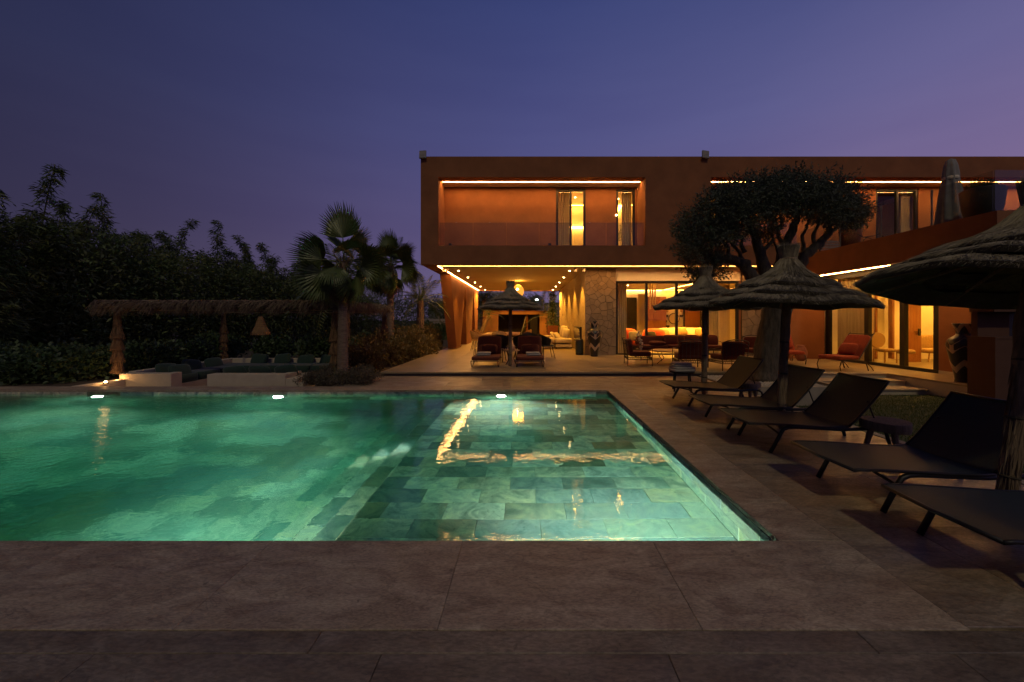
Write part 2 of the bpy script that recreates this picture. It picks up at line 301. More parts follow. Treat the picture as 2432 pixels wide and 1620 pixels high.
def slate(name):
    m = bpy.data.materials.new(name); m.use_nodes = True; t = m.node_tree; b = t.nodes['Principled BSDF']; b.inputs['Roughness'].default_value = .6
    oi = N(t, 'ShaderNodeObjectInfo'); c = N(t, 'ShaderNodeTexCoord')
    cx = N(t, 'ShaderNodeCombineXYZ'); [t.links.new(oi.outputs['Random'], cx.inputs[i]) for i in range(3)]
    vm = N(t, 'ShaderNodeVectorMath', operation='MULTIPLY_ADD'); vm.inputs[1].default_value = (71, 37, 91)
    t.links.new(cx.outputs[0], vm.inputs[0]); t.links.new(c.outputs['Object'], vm.inputs[2])
    def no(scale, det, dist=0, rough=.6):
        n = N(t, 'ShaderNodeTexNoise'); n.inputs['Scale'].default_value = scale; n.inputs['Detail'].default_value = det; n.inputs['Distortion'].default_value = dist
        n.inputs['Roughness'].default_value = rough; t.links.new(vm.outputs[0], n.inputs['Vector']); return n.outputs[0]
    base = ramp(t, [(0, (.30, .34, .28)), (.15, (.16, .21, .21)), (.29, (.155, .15, .095)), (.44, (.47, .52, .43)), (.56, (.115, .15, .14)), (.67, (.42, .41, .31)), (.79, (.17, .19, .15)), (.88, (.40, .46, .41)), (.95, (.55, .56, .46))], 'CONSTANT')
    t.links.new(oi.outputs['Random'], base.inputs[0])
    mott = ramp(t, [(.36, (.34, .40, .42)), (.5, (1, 1, 1)), (.64, (1.75, 1.6, 1.3))]); t.links.new(no(3.2, 9, 1.3, .68), mott.inputs[0])
    m1 = N(t, 'ShaderNodeMix', data_type='RGBA', blend_type='MULTIPLY'); m1.inputs[0].default_value = .9; t.links.new(base.outputs[0], m1.inputs[6]); t.links.new(mott.outputs[0], m1.inputs[7])
    rust = ramp(t, [(.58, (0, 0, 0)), (.74, (1, 1, 1))]); t.links.new(no(1.7, 6, .8), rust.inputs[0])
    m2 = N(t, 'ShaderNodeMix', data_type='RGBA'); m2.inputs[7].default_value = (.26, .20, .10, 1); mm = N(t, 'ShaderNodeMath', operation='MULTIPLY'); mm.inputs[1].default_value = .6
    t.links.new(rust.outputs[0], mm.inputs[0]); t.links.new(mm.outputs[0], m2.inputs[0]); t.links.new(m1.outputs[2], m2.inputs[6])
    pit = ramp(t, [(.60, (1, 1, 1)), (.70, (.42, .45, .42))]); t.links.new(no(26, 3), pit.inputs[0])
    m3 = N(t, 'ShaderNodeMix', data_type='RGBA', blend_type='MULTIPLY'); m3.inputs[0].default_value = .8; t.links.new(m2.outputs[2], m3.inputs[6]); t.links.new(pit.outputs[0], m3.inputs[7])
    t.links.new(m3.outputs[2], b.inputs['Base Color'])
    bp = N(t, 'ShaderNodeBump'); bp.inputs['Strength'].default_value = .35; bp.inputs['Distance'].default_value = .01; t.links.new(no(9, 8), bp.inputs['Height']); t.links.new(bp.outputs[0], b.inputs['Normal'])
    return m
mt['slate'] = slate('slate_tile'); mt['grout'] = M('pool_grout', (.10, .105, .09), .9)
TILE = {}
def tile(parent, x0, x1, y0, y1, z0, z1, name='tile', mat='slate', gap=.004):
    """one tile; alike sizes share a mesh"""
    sx_, sy_, sz_ = x1-x0, y1-y0, z1-z0; key = (round(sx_, 3), round(sy_, 3), round(sz_, 3), mat)
    if key not in TILE:
        m = MB().box(-sx_/2, sx_/2, -sy_/2, sy_/2, -sz_/2, sz_/2); TILE[key] = m.mesh(name, mt[mat], bevel=min(.003, sz_/3), seg=1)
    return link(name, TILE[key], parent, Vector(((x0+x1)/2, (y0+y1)/2, (z0+z1)/2))-wl(parent))
def lay(parent, x0, x1, y0, y1, z, w, d, th=.02, shift=.5, name='tile', mat='slate', gap=.004, along='x', jit=0, y_off=0):
    """courses of tiles, each course shifted"""
    rows = math.ceil((y1-y0)/d-1e-6)
    for r in range(rows):
        a, b = y0+r*d, min(y0+(r+1)*d, y1)
        if b-a < .02: continue
        x = x0-((r*shift+random.random()*jit) % 1.0)*w
        while x < x1-.01:
            p, q = max(x, x0), min(x+w, x1)
            if q-p > .02: tile(parent, p+gap/2, q-gap/2, a+gap/2, b-gap/2, z-th+random.uniform(-.0015, .0015), z, name, mat)
            x += w
SH, ST = -1.61, .30       # shelf edge, stair tread
pool = E('swimming_pool', (-5, 5.5, -.5), kind='structure')
sub = MB()
sub.box(SH, PX1+.02, PY0-.02, PY1+.02, -1.7, -.572)
for k in range(3): sub.box(SH-ST*(k+1), SH-ST*k-.0005, PY0-.02, PY1+.02, -1.7, -.822-.25*k)
sub.box(PX0-.02, SH-ST*3-.0005, PY0-.02, PY1+.02, -1.75, -1.572)
sub.build('pool_shell', mt['grout'], pool)
wl_ = MB(); wl_.box(PX1+.022, PX1+.3, PY0-.3, PY1+.3, -1.75, -.06); wl_.box(PX0-.3, PX0-.022, PY0-.3, PY1+.3, -1.75, -.06)
wl_.box(PX0-.02, PX1+.02, PY1+.022, PY1+.3, -1.75, -.06); wl_.box(PX0-.02, PX1+.02, PY0-.3, PY0-.022, -1.75, -.06)
wl_.build('pool_wall', mt['grout'], pool)
lay(pool, SH, PX1, PY0, PY1, -.55, .583, .2905, jit=.12)
for k in range(3):
    z = -.80-.25*k; x1 = SH-ST*k; n = 10
    for i in range(n):
        a = PY0+(PY1-PY0)*i/n; b = PY0+(PY1-PY0)*(i+1)/n
        tile(pool, x1-ST+.002, x1-.002, a+.002, b-.002, z-.02, z); tile(pool, x1-.018, x1, a+.002, b-.002, z+.001, z+.228)
for i in range(10):
    a = PY0+(PY1-PY0)*i/10; b = PY0+(PY1-PY0)*(i+1)/10; tile(pool, SH-ST*3-.018, SH-ST*3, a+.002, b-.002, -1.549, -1.322)
lay(pool, PX0, SH-ST*3-.02, PY0, PY1, -1.55, .583, .4, jit=.12)
def wall_tiles(axis, p, a0, a1, rows, w, sgn):
    for r, (z0, z1) in enumerate(rows):
        x = a0-(r % 2)*w/2-.07
        while x < a1:
            q0, q1 = max(x, a0), min(x+w, a1)
            if q1-q0 > .02:
                if axis == 'x': tile(pool, p, p+.02*sgn, q0+.002, q1-.002, z0+.002, z1-.002) if sgn > 0 else tile(pool, p-.02, p, q0+.002, q1-.002, z0+.002, z1-.002)
                else: tile(pool, q0+.002, q1-.002, p, p+.02, z0+.002, z1-.002) if sgn > 0 else tile(pool, q0+.002, q1-.002, p-.02, p, z0+.002, z1-.002)
            x += w
wall_tiles('x', PX1, PY0, PY1, [(-.547, -.30), (-.30, -.042)], .583, 1)
wall_tiles('y', PY1, SH, PX1, [(-.547, -.30), (-.30, -.042)], .583, 1)
wall_tiles('y', PY1, PX0, SH-.003, [(-1.547, -.94), (-.94, -.62), (-.62, -.33), (-.33, -.042)], .73, 1)
wall_tiles('y', PY0, SH, PX1, [(-.547, -.042)], .9, -1); wall_tiles('y', PY0, PX0, SH-.003, [(-1.547, -.8), (-.8, -.042)], 1.2, -1)
# drain on the shelf
d = W(1330, 1127, 1).xy; 
dr = MB(); dr.lathe([(.001, .0), (.062, .0), (.062, .008), (.05, .012), (.001, .012)], 20, (.40, 4.80, -.549)); o = dr.build('floor_drain', mt['white_wall'], pool)
for k in range(5): MB().box(.36+k*.018, .368+k*.018, 4.775, 4.825, -.5365, -.533).build('drain_slot', mt['black'], o)

# water: one closed volume of faintly murky green water
w = MB().box(PX0-.2, PX1+.2, PY0-.2, PY1+.2, -1.9, WZ)
wm = bpy.data.materials.new('pool_water'); wm.use_nodes = True; t = wm.node_tree; t.nodes.clear(); o = N(t, 'ShaderNodeOutputMaterial')
gl = N(t, 'ShaderNodeBsdfGlass'); gl.inputs['IOR'].default_value = 1.33; gl.inputs['Roughness'].default_value = 0.0
tcn = N(t, 'ShaderNodeTexCoord'); mpn = N(t, 'ShaderNodeMapping'); mpn.inputs['Scale'].default_value = (1.0, 1.25, 1)
nz = N(t, 'ShaderNodeTexNoise'); nz.inputs['Scale'].default_value = 8; nz.inputs['Detail'].default_value = 2.5; nz.inputs['Roughness'].default_value = .55
t.links.new(tcn.outputs['Object'], mpn.inputs[0]); t.links.new(mpn.outputs[0], nz.inputs[0])
sxy = N(t, 'ShaderNodeSeparateXYZ'); t.links.new(tcn.outputs['Object'], sxy.inputs[0])
mrx = N(t, 'ShaderNodeMapRange'); mrx.inputs[1].default_value = 3.2; mrx.inputs[2].default_value = -1.5; mrx.inputs[3].default_value = .055; mrx.inputs[4].default_value = .85   # livelier over the deep end
t.links.new(sxy.outputs['X'], mrx.inputs[0])
bpn = N(t, 'ShaderNodeBump'); bpn.inputs['Distance'].default_value = .02; t.links.new(mrx.outputs[0], bpn.inputs['Strength']); t.links.new(nz.outputs[0], bpn.inputs['Height'])
t.links.new(bpn.outputs[0], gl.inputs['Normal']); t.links.new(gl.outputs[0], o.inputs['Surface'])
va = N(t, 'ShaderNodeVolumeAbsorption'); va.inputs[0].default_value = (.01, .86, .66, 1); va.inputs[1].default_value = .40
vs = N(t, 'ShaderNodeVolumeScatter'); vs.inputs[0].default_value = (.30, .95, .72, 1); vs.inputs[1].default_value = .17; vs.inputs[2].default_value = .78
ad = N(t, 'ShaderNodeAddShader'); t.links.new(va.outputs[0], ad.inputs[0]); t.links.new(vs.outputs[0], ad.inputs[1]); t.links.new(ad.outputs[0], o.inputs['Volume'])
w.build('water', wm, at=(-4, 5.5, 0), kind='structure')

# underwater lamps: three in the far wall, three in the near wall, one in each stair riser
mt['lens'] = EM('pool_lamp_lens', (.86, 1, .93), 110)
def pool_lamp(x, y, z, dy, label, power, dx=0, rad=.10, spread=150, emis='lens', tilt=-.12, cone=None):
    r = E('pool_lamp', (x, y, z), label, 'pool lamp', 'lamps in the pool walls')
    n = Vector((dx, dy, 0)); q = n.to_track_quat('Z', 'Y').to_matrix()
    def disc(r0, a, b):
        m = MB(); m.lathe([(.001, a), (r0, a), (r0, b), (.001, b)], 24); m.v = [tuple(q@Vector(v)+Vector((x, y, z))) for v in m.v]; return m
    disc(rad*1.25, .001, .008).build('rim', mt['paleedge'], r); disc(rad, .008, .016).build('lens', mt[emis], r)
    ld = bpy.data.lights.new('pool_light', 'SPOT'); ld.energy = power; ld.color = (1, .97, .84); ld.spot_size = R(cone or 165); ld.spot_blend = .6; ld.shadow_soft_size = .06
    lo = link('pool_light', ld, r, n*.05); lo.rotation_euler = (n+Vector((0, 0, tilt))).to_track_quat('-Z', 'Y').to_euler()
    return r
for x, z, s, p in ((-9.4, -.33, 'pool lamp glowing in the far wall below the sunken lounge entrance', 260), (-5.45, -.33, 'pool lamp glowing in the far wall by the low shrubs', 260), (-.56, -.235, 'pool lamp glowing in the far wall above the shallow shelf', 400)):
    pool_lamp(x, PY1, z, -1, s, p)
for x, z, s, p in ((-8.6, -.5, 'pool lamp in the near wall at the far deep end', 240), (-2.75, -.5, 'pool lamp in the near wall beside the steps', 300), (.95, -.3, 'pool lamp in the near wall of the shallow shelf', 800)):
    pool_lamp(x, PY0, z, 1, s, p)
for k in range(3):
    pool_lamp(SH-ST*k-.018, 5.5, -.80-.25*k+.13, 0, ('upper', 'middle', 'lowest')[k]+' riser lamp lighting the pool stairs', 75, dx=-1, rad=.03, tilt=-.7, cone=95)

# coping and paving
cop = E('pool_coping', (0, 2, 0), kind='structure')
CO = .745; xj = [-.447-1.326*k for k in range(10, -1, -1)]+[.879, 2.22]
for a, b in zip(xj[:-1], xj[1:]): tile(cop, a+.0008, b-.0008, PY0-CO-.0165, PY0, -.04, 0, 'coping_slab', 'coping')
yb = [PY0+.002]+[PY0+.55+1.326*k for k in range(4)]+[PY1]
for a, b in zip(yb[:-1], yb[1:]): tile(cop, PX1, 2.217, a+.002, b-.002, -.04, 0, 'coping_slab', 'coping')
xj = [PX0-.1]+[-12.3+1.326*k for k in range(11)]+[2.217]
for a, b in zip(xj[:-1], xj[1:]): tile(cop, a+.002, b-.002, PY1, PY1+.46, -.04, 0, 'coping_slab', 'coping')
deck = E('pool_deck', (3.4, 4, 0), kind='structure')
base = MB(); DZ = -.044
base.box(-14, 4.72, -4, PY0-.304, -.41, DZ); base.box(PX1+.304, 4.72, PY0-.304, PY1+.304, -.41, DZ); base.box(-4.6, 4.72, PY1+.304, 10.9, -.41, DZ)
base.box(-14, -4.6, PY1+.304, 8.80, -.41, DZ)
base.build('deck_bed', mt['mortar'], deck)
yn = PY0-CO-.02
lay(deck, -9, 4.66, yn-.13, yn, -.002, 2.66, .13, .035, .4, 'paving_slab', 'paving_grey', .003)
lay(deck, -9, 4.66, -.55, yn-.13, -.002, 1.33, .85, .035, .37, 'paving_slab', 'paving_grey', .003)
x0 = 2.222
for i, y in enumerate(np.arange(yn+.02, 8.7, .92)):
    xs = [x0, x0+.62+.5*(i % 2), 4.66]
    for a, b in zip(xs[:-1], xs[1:]): tile(deck, a+.0015, b-.0015, y+.0015, min(y+.92, 8.78)-.0015, -.037, -.002, 'paving_slab', 'paving')
lay(deck, -4.55, 4.66, 8.785, 10.42, -.002, 1.33, .82, .035, .45, 'paving_slab', 'paving', .003)
for i, y in enumerate(np.arange(-.5, 7.6, 1.0)): tile(deck, 4.665, 4.78, y+.002, y+.998, -.04, .006, 'edge_stone', 'paleedge')
# low terrace in front of the house: slabs overhang a shadow gap
ter = E('terrace', (0, 12, .1), kind='structure')
MB().box(-3.98, 9.7, 10.53, 28.2, -.41, .055).build('terrace_bed', mt['mortar'], ter)
lay(ter, -4.05, 9.72, 10.45, 28.2, .10, 1.53, 1.18, .044, .0, 'terrace_slab', 'terrace', .004)
# terrace of the side wing with three steps to the lawn
wing_ter = E('wing_terrace', (10.4, 10, .1), kind='structure')
MB().box(9.73, 16.5, 8.25, 16.5, -.41, .055).build('terrace_bed', mt['white_wall'], wing_ter)
for i, y in enumerate(np.arange(8.2, 16.4, 1.18)):
    for a, b in ((9.724, 10.99), (10.99, 12.5), (12.5, 14.0), (14.0, 16.5)): tile(wing_ter, a+.002, b-.002, y+.002, y+1.178, .056, .10, 'terrace_slab', 'terrace')
st = E('garden_steps', (8, 9.6, -.1), kind='structure')
for k in range(3):
    z = .10-.12*k; y0 = 10.19-.52*k
    MB().box(6.72, 9.70-.002*k, y0+.04, 10.44-.001*k, -.41, z-.03).build('step_riser', mt['white_wall'], st)
    for i in range(2):
        a = 6.70+i*1.5; tile(st, a+.002, a+1.498, y0, (y0+.52 if k else 10.445), z-.03, z, 'step_tread', 'paleedge')
# lawn: sloping turf sheet with grass standing on it
LW = [(4.79, 9.0), (4.0, 9.0)]
def lawn_z(x, y): return -.03-.24*min(max((y-4.5)/4.2, 0), 1)
lw = MB(); ys = [-3, 0, 3, 4.5, 5.5, 6.5, 7.5, 8.3, 9.15]
for a, b in zip(ys[:-1], ys[1:]): lw.quad((4.785, a, lawn_z(0, a)), (20, a, lawn_z(0, a)), (20, b, lawn_z(0, b)), (4.785, b, lawn_z(0, b)))
lw.build('lawn', mt['turf'], kind='structure')
n = 60000; P = np.stack([RNG.uniform(4.80, 11.5, n), 1+RNG.random(n)**.8*8.1, np.zeros(n)], 1)
P = P[~((P[:, 0] < 6.65) & (P[:, 1] > 7.7))]; P = P[P[:, 1] < 9.08]; n = len(P)
P[:, 2] = -.03-.24*np.clip((P[:, 1]-4.5)/4.2, 0, 1); D = RNG.normal(size=(n, 3))*.35; D[:, 2] = 1
V, Fc = blades(P, P+unit(D)*RNG.uniform(.025, .06, n)[:, None], RNG.uniform(.003, .005, n))
o = link('grass', fast_mesh('grass', V, Fc, mt['grass'])); o['kind'] = 'stuff'
# planting soil on the left
so_ = MB(); so_.box(-40, -10.62, 8.80, 60, -.415, -.03); so_.box(-10.62, -5.02, 13.62, 60, -.415, -.03); so_.box(-5.02, -4.09, 9.4, 60, -.415, -.028); so_.box(-5.02, -4.61, 8.80, 9.4, -.415, -.029)
so_.build('planting_bed', mt['soil'], kind='structure')
# ------------------------------------------------------------------ villa
FY = 14.44; SF = 3.64; RT = 7.76                       # facade plane, soffit height, roof top
villa = E('villa', (3, FY, .1), 'orange plastered two storey villa with glowing balconies and a deep terrace under its upper floor', 'villa')
def vb(name, mat, *boxes, parent=villa, **k):
    m = MB()
    for b in boxes: m.box(*b)
    return m.build(name, mt[mat], parent, **k)
XR = 26
vb('upper_facade', 'terra', (-4.04, XR, FY, 14.74, 6.97, RT), (-4.04, -3.37, FY, 14.74, 4.372, 6.969), (4.52, 7.03, FY, 14.74, 4.372, 6.969), (-4.04, 10.4, FY, 14.74, SF, 4.371))
vb('end_wall', 'terra', (-4.04, -3.74, 14.742, 28, SF, RT-.001))
vb('roof_slab', 'terra', (-3.738, XR, 14.742, 28, 7.2, 7.6))
vb('floor_slab', 'terra', (-3.738, 10.4, 14.742, 27.9, SF+.1, 4.12))
vb('back_wall', 'terra', (-3.738, XR, 27.902, 28.2, SF, 7.75))
# soffit: terracotta rim, glowing slot, painted inner ceiling
vb('soffit_rim', 'terra', (-3.738, -3.52, 14.744, 27.9, SF+.002, SF+.098), (-3.518, 10.4, 14.744, 14.83, SF+.002, SF+.098), (-3.518, 2.36, 27.60, 27.9, SF+.002, SF+.098))
vb('ceiling', 'ceil', (-3.44, 10.4, 14.90, 27.52, SF, SF+.097))
def strip(name, *b, parent=villa, mat='strip'): return vb('light_strip', mat, b, parent=parent)
strip('s', -3.515, 10.3, 14.835, 14.885, SF+.012, SF+.09)
strip('s', -3.515, -3.445, 14.886, 27.52, SF+.012, SF+.09)
for a, b in ((-3.44, -2.6), (-2.4, -.6), (.35, 1.1), (1.5, 2.0)): strip('s', a, b, 27.53, 27.59, SF+.012, SF+.09)
# left columns: inverted wedges
def wedge(y0t, y1t, y0b, y1b, name):
    a, b, c, d = -4.0, -3.50, -3.92, -3.51; zt, zb = SF-.001, .10
    v = [(c,y0b,zb),(d,y0b,zb),(d,y1b,zb),(c,y1b,zb),(a,y0t,zt),(b,y0t,zt),(b,y1t,zt),(a,y1t,zt)]
    MB().add(v, [(0,3,2,1),(4,5,6,7),(0,1,5,4),(1,2,6,5),(2,3,7,6),(3,0,4,7)]).build(name, mt['terra'], villa)
    MB().box(c-.02, d+.02, y0b-.02, y1b+.02, .10, .16).build('column_plinth', mt['terra'], villa)
wedge(17.45, 21.7, 18.94, 20.1, 'column'); wedge(21.75, 25.0, 22.1, 24.0, 'column'); wedge(25.05, 27.4, 25.8, 26.9, 'column')
# ground floor: stone pier with irregular stones, long washed stone wall
vb('pier_core', 'joint', (2.402, 3.62, 15.435, 15.80, .10, SF-.002)); vb('terrace_wall', 'pitted', (2.376, 2.40, 15.44, 27.5, .10, SF-.003), (2.401, 2.7, 15.81, 27.5, .10, SF-.004))
def crazy(x0, x1, z0, z1, y, n, seed, th=.03):
    rg = random.Random(seed); pts = []
    while len(pts) < n:
        p = (rg.uniform(x0, x1), rg.uniform(z0, z1))
        if all((p[0]-q[0])**2*.7+(p[1]-q[1])**2 > .22*(x1-x0)*(z1-z0)/n for q in pts) or rg.random() < .004: pts.append(p)
    for i, p in enumerate(pts):
        poly = [(x0, z0), (x1, z0), (x1, z1), (x0, z1)]
        for j, q in enumerate(pts):
            if i == j: continue
            mx, mz, dx, dz = (p[0]+q[0])/2, (p[1]+q[1])/2, q[0]-p[0], q[1]-p[1]; L = math.hypot(dx, dz); k = .006
            f = lambda r: ((r[0]-mx)*dx+(r[1]-mz)*dz)/L+k
            out = []
            for a, b in zip(poly, poly[1:]+poly[:1]):
                fa, fb = f(a), f(b)
                if fa <= 0: out.append(a)
                if fa*fb < 0: s = fa/(fa-fb); out.append((a[0]+(b[0]-a[0])*s, a[1]+(b[1]-a[1])*s))
            poly = out
            if not poly: break
        if len(poly) < 3: continue
        cx, cz = sum(a[0] for a in poly)/len(poly), sum(a[1] for a in poly)/len(poly); t = th+rg.uniform(-.012, .012)
        poly = [(cx+(a-cx)*rg.uniform(.95, 1), cz+(b-cz)*rg.uniform(.95, 1)) for a, b in poly]
        MB().prism(poly, lambda u, v, w: (u, w, v), y-t, y+.01).build('stone', mt['wallstone'], villa, at=(cx, y, cz))
crazy(2.378, 3.63, .10, SF-.005, 15.43, 80, 3)
vb('pier_core', 'joint', (8.78, 9.70, 15.435, 15.80, .10, SF-.002)); crazy(8.77, 9.71, .10, SF-.005, 15.43, 52, 5)
# big living room window
def window(parent, ax, p, a0, a1, z0, z1, splits, fr=.07, dep=.10, glass='glass', name='window', skip=()):
    """ax 'y': plane facing -Y at y=p spanning X; ax 'x': plane facing -X at x=p spanning Y"""
    m = MB()
    def bx(u0, u1, w0, w1, d0, d1, mb):
        mb.box(u0, u1, p+d0, p+d1, w0, w1) if ax == 'y' else mb.box(p+d0, p+d1, u0, u1, w0, w1)
    bx(a0, a1, z1-fr, z1, 0, dep, m); bx(a0, a1, z0, z0+fr*.6, 0, dep, m)
    us = [a0]+list(splits)+[a1]
    for i, u in enumerate(us):
        c = u+fr/2 if i == 0 else u-fr/2 if i == len(us)-1 else u
        bx(c-fr/2, c+fr/2, z0+fr*.6+.001, z1-fr-.001, .001, dep-.001, m)
    o = m.build(name, mt['black'], parent)
    for i in range(len(us)-1):
        if i in skip: continue
        g = MB(); bx(us[i]+fr*.5, us[i+1]-fr*.5, z0+fr*.6, z1-fr, dep*.45+.004*(i % 2), dep*.45+.012+.004*(i % 2), g); g.build('pane', mt[glass], o)
    return o
vb('window_header', 'cream', (3.64, 8.76, 15.50, 15.80, 3.13, SF-.002))
vb('window_reveal', 'terra', (8.70, 8.77, 15.52, 15.80, .10, 3.129))
window(villa, 'y', 15.55, 3.64, 8.70, .10, 3.128, [4.92, 6.16, 7.43], .10)
# corner block right of the window and side wing
vb('corner_wall', 'terra', (9.722, 10.98, 13.97, 15.40, .10, SF-.001), (9.722, 10.2, 15.401, 15.8, .10, SF-.002))
vb('wing_fascia', 'terra', (10.3, 10.6, 8.3, 14.438, 3.13, 3.94), (10.601, XR, 8.3, 8.6, 3.13, 3.94))
vb('wing_roof', 'terra', (10.601, XR, 8.601, 15.5, 3.25, 3.86)); vb('wing_soffit', 'ceil', (10.60, 16.6, 8.61, 13.96, 3.132, 3.249))
strip('s', 10.53, 10.60, 8.7, 14.4, 3.118, 3.131)
vb('wing_wall', 'terra', (11.0, 11.3, 8.9, 10.12, .10, 3.13), (11.301, XR, 8.9, 9.2, -.42, 3.13))
vb('wall_plinth', 'white_wall', (10.975, 10.998, 8.9, 10.1, .10, .19))
window(villa, 'x', 11.02, 10.125, 13.965, .10, 3.13, [11.13, 12.30], .15, .12, name='sliding_door')
# upper balcony
def balcony(x0, x1, zf, holes, name_end):
    vb('balcony_floor', 'cream', (x0, x1, 14.742, 15.498, zf-.04, zf))
    z1 = 6.97; xs = [x0]+[h for hh in holes for h in hh[:2]]+[x1]
    for i in range(0, len(xs), 2):
        if xs[i+1]-xs[i] > .02: vb('balcony_wall', 'terra', (xs[i], xs[i+1], 15.5, 15.75, zf, z1))
    for a, b, sp in holes: vb('lintel', 'terra', (a+.001, b-.001, 15.5, 15.75, 6.90, z1)); window(villa, 'y', 15.53, a, b, zf, 6.899, sp, .09, .10)
    vb('balcony_ceiling', 'ceil', (x0, x1, 15.0, 15.9, z1, 7.199)); vb('ceiling_rim', 'terra', (x0, x1, 14.742, 14.90, z1+.001, 7.198))
    strip('s', x0+.06, x1-.05, 14.905, 14.955, z1+.012, z1+.1); vb('strip_slot', 'ceil', (x0, x1, 14.905, 14.995, z1+.12, z1+.2))
vb('balcony_end', 'terra', (-3.738, -3.372, 14.742, 15.75, 4.13, 6.968), (4.522, 7.028, 14.742, 15.5, 4.13, 6.968))
balcony(-3.37, 4.52, 4.17, [(1.20, 2.41, [1.80]), (3.66, 4.44, [])], 'l')
balcony(7.03, 24, 3.86, [(7.12, 8.63, [7.9]), (14.28, 16.03, [15.20])], 'r')
def gpanel(name_parent, pts, z0, z1, th=.012):
    (xa, ya), (xb, yb) = pts; m = MB(); d = Vector((xb-xa, yb-ya, 0)).normalized()*.012; nn = Vector((-d.y, d.x, 0)).normalized()*th/2
    a = Vector((xa, ya, 0))+d; b = Vector((xb, yb, 0))-d
    vs = [a-nn, b-nn, b+nn, a+nn]; m.add([(v.x, v.y, z) for z in (z0, z1) for v in vs], [(0,3,2,1),(4,5,6,7),(0,1,5,4),(1,2,6,5),(2,3,7,6),(3,0,4,7)])
    o = m.build('glass_panel', mt['balglass'], name_parent)
    c = MB().obox(Vector(((xa+xb)/2, (ya+yb)/2, z1+.006)), (.05, .03, .012)); c.build('clip', mt['grey_fab'], o)
bal = E('glass_balustrade', (0, 14.55, 4.37), 'clear frameless glass balustrade across the left balcony', 'balustrade')
xs = [-3.36, -2.06, -.78, .48, 1.78, 3.05, 4.51]
for a, b in zip(xs[:-1], xs[1:]): gpanel(bal, ((a, 14.56), (b, 14.56)), 4.373, 5.27)
bal = E('glass_balustrade', (8.5, 14.55, 4.37), 'glass balustrade behind the olive tree crown', 'balustrade')
for a, b in ((7.04, 8.7), (8.7, 10.38)): gpanel(bal, ((a, 14.56), (b, 14.56)), 4.373, 5.27)
bal = E('glass_balustrade', (10.45, 11, 3.94), 'glass balustrade on the wing parapet running towards the viewer', 'balustrade')
ys = [14.43, 12.6, 11.15, 9.75, 8.46]
for a, b in zip(ys[:-1], ys[1:]): gpanel(bal, ((10.42, a), (10.42, b)), 3.942, 4.88)
for a, b in ((10.42, 12.4), (12.4, 14.4)): gpanel(bal, ((a, 8.45), (b, 8.45)), 3.942, 4.88)
for y in ys[1:-1]: MB().box(10.40, 10.44, y-.012, y+.012, 3.942, 4.885).build('edge_post', mt['grey_fab'], bal)
for x in (W(1069.6, 579, 15.49).x, W(1305.4, 579, 15.49).x): vb('socket_box', 'black', (x-.06, x+.06, 15.44, 15.498, 4.52, 4.66))
# bedroom behind the left balcony
vb('bedroom_wall', 'cream', (.2, 5.3, 18.6, 18.7, 4.13, 7.19), (.1, .199, 15.76, 18.7, 4.13, 7.19), (5.301, 5.4, 15.76, 18.7, 4.13, 7.19), (3.05, 3.12, 15.76, 18.599, 4.13, 7.19))
vb('bedroom_ceiling', 'cream', (.2, 5.3, 15.9, 18.599, 7.1, 7.19)); vb('bedroom_floor', 'wood', (.2, 5.3, 15.751, 18.599, 4.13, 4.17))
strip('s', .4, 3.0, 18.40, 18.46, 7.097, 7.12, mat='strip_hot'); strip('s', .4, 3.0, 18.5, 18.56, 6.02, 6.07, mat='strip_hot'); strip('s', 3.2, 5.2, 18.40, 18.46, 7.097, 7.12, mat='strip_hot')
strip('s', .4, 3.0, 16.1, 16.16, 7.097, 7.12, mat='strip_hot'); strip('s', 3.2, 5.2, 16.1, 16.16, 7.097, 7.12, mat='strip_hot')
m = MB().obox(W(1472, 492, 18.55), (.09, .03, 1.15), (0, R(33), 0)); m.build('wall_light', mt['strip_hot'], villa)
# dim room behind the right balcony windows
vb('upper_room_wall', 'cream', (7.031, 9.2, 18.2, 18.3, 3.87, 7.19), (9.201, 9.3, 15.76, 18.3, 3.87, 7.19), (13.6, 13.7, 15.76, 19, 3.86, 7.19), (13.701, 17, 18.9, 19, 3.86, 7.19), (17.001, 17.1, 15.76, 19, 3.86, 7.19))
vb('upper_room_floor', 'wood', (7.03, 17.1, 15.751, 19, 3.80, 3.855)); strip('s', 7.1, 9.1, 18.0, 18.06, 7.12, 7.17, mat='strip_hot')
# curtains: pleated sheets with thickness
def curtain(x0, x1, y, z0, z1, mat, ax='y', amp=.05, folds=9, label='', lean=0):
    n = folds*6; m = MB(); top = []; 
    for i in range(n+1):
        u = x0+(x1-x0)*i/n; w = y+amp*math.sin(2*math.pi*folds*i/n)+amp*.3*math.sin(5.1*i)
        top.append((u, w))
    vs = []
    for z, f in ((z0, 1), (z1, .8)):
        for u, w in top:
            uu = u+(lean if z == z0 else 0); ww = y+(w-y)*f; vs.append((uu, ww, z) if ax == 'y' else (ww, uu, z))
    vs2 = [(a[0]+(0 if ax == 'y' else .006), a[1]+(.006 if ax == 'y' else 0), a[2]) for a in vs]; k = n+1
    fs = [(i, i+1, k+i+1, k+i) for i in range(n)]+[(2*k+i+1, 2*k+i, 3*k+i, 3*k+i+1) for i in range(n)]
    m.add(vs+vs2, fs)
    o = m.build('curtain', mt[mat], smooth=True, at=(top[0][0], y, z0) if ax == 'y' else (y, top[0][0], z0)); return tag(o, label, 'curtain')
curtain(1.30, 1.78, 15.85, 4.18, 6.98, 'curtain', label='pale curtain in the left half of the narrow balcony window', folds=5)
curtain(3.98, 4.40, 15.9, 4.18, 6.98, 'curtain', label='gathered curtain beside the potted palm in the right balcony window', folds=5)
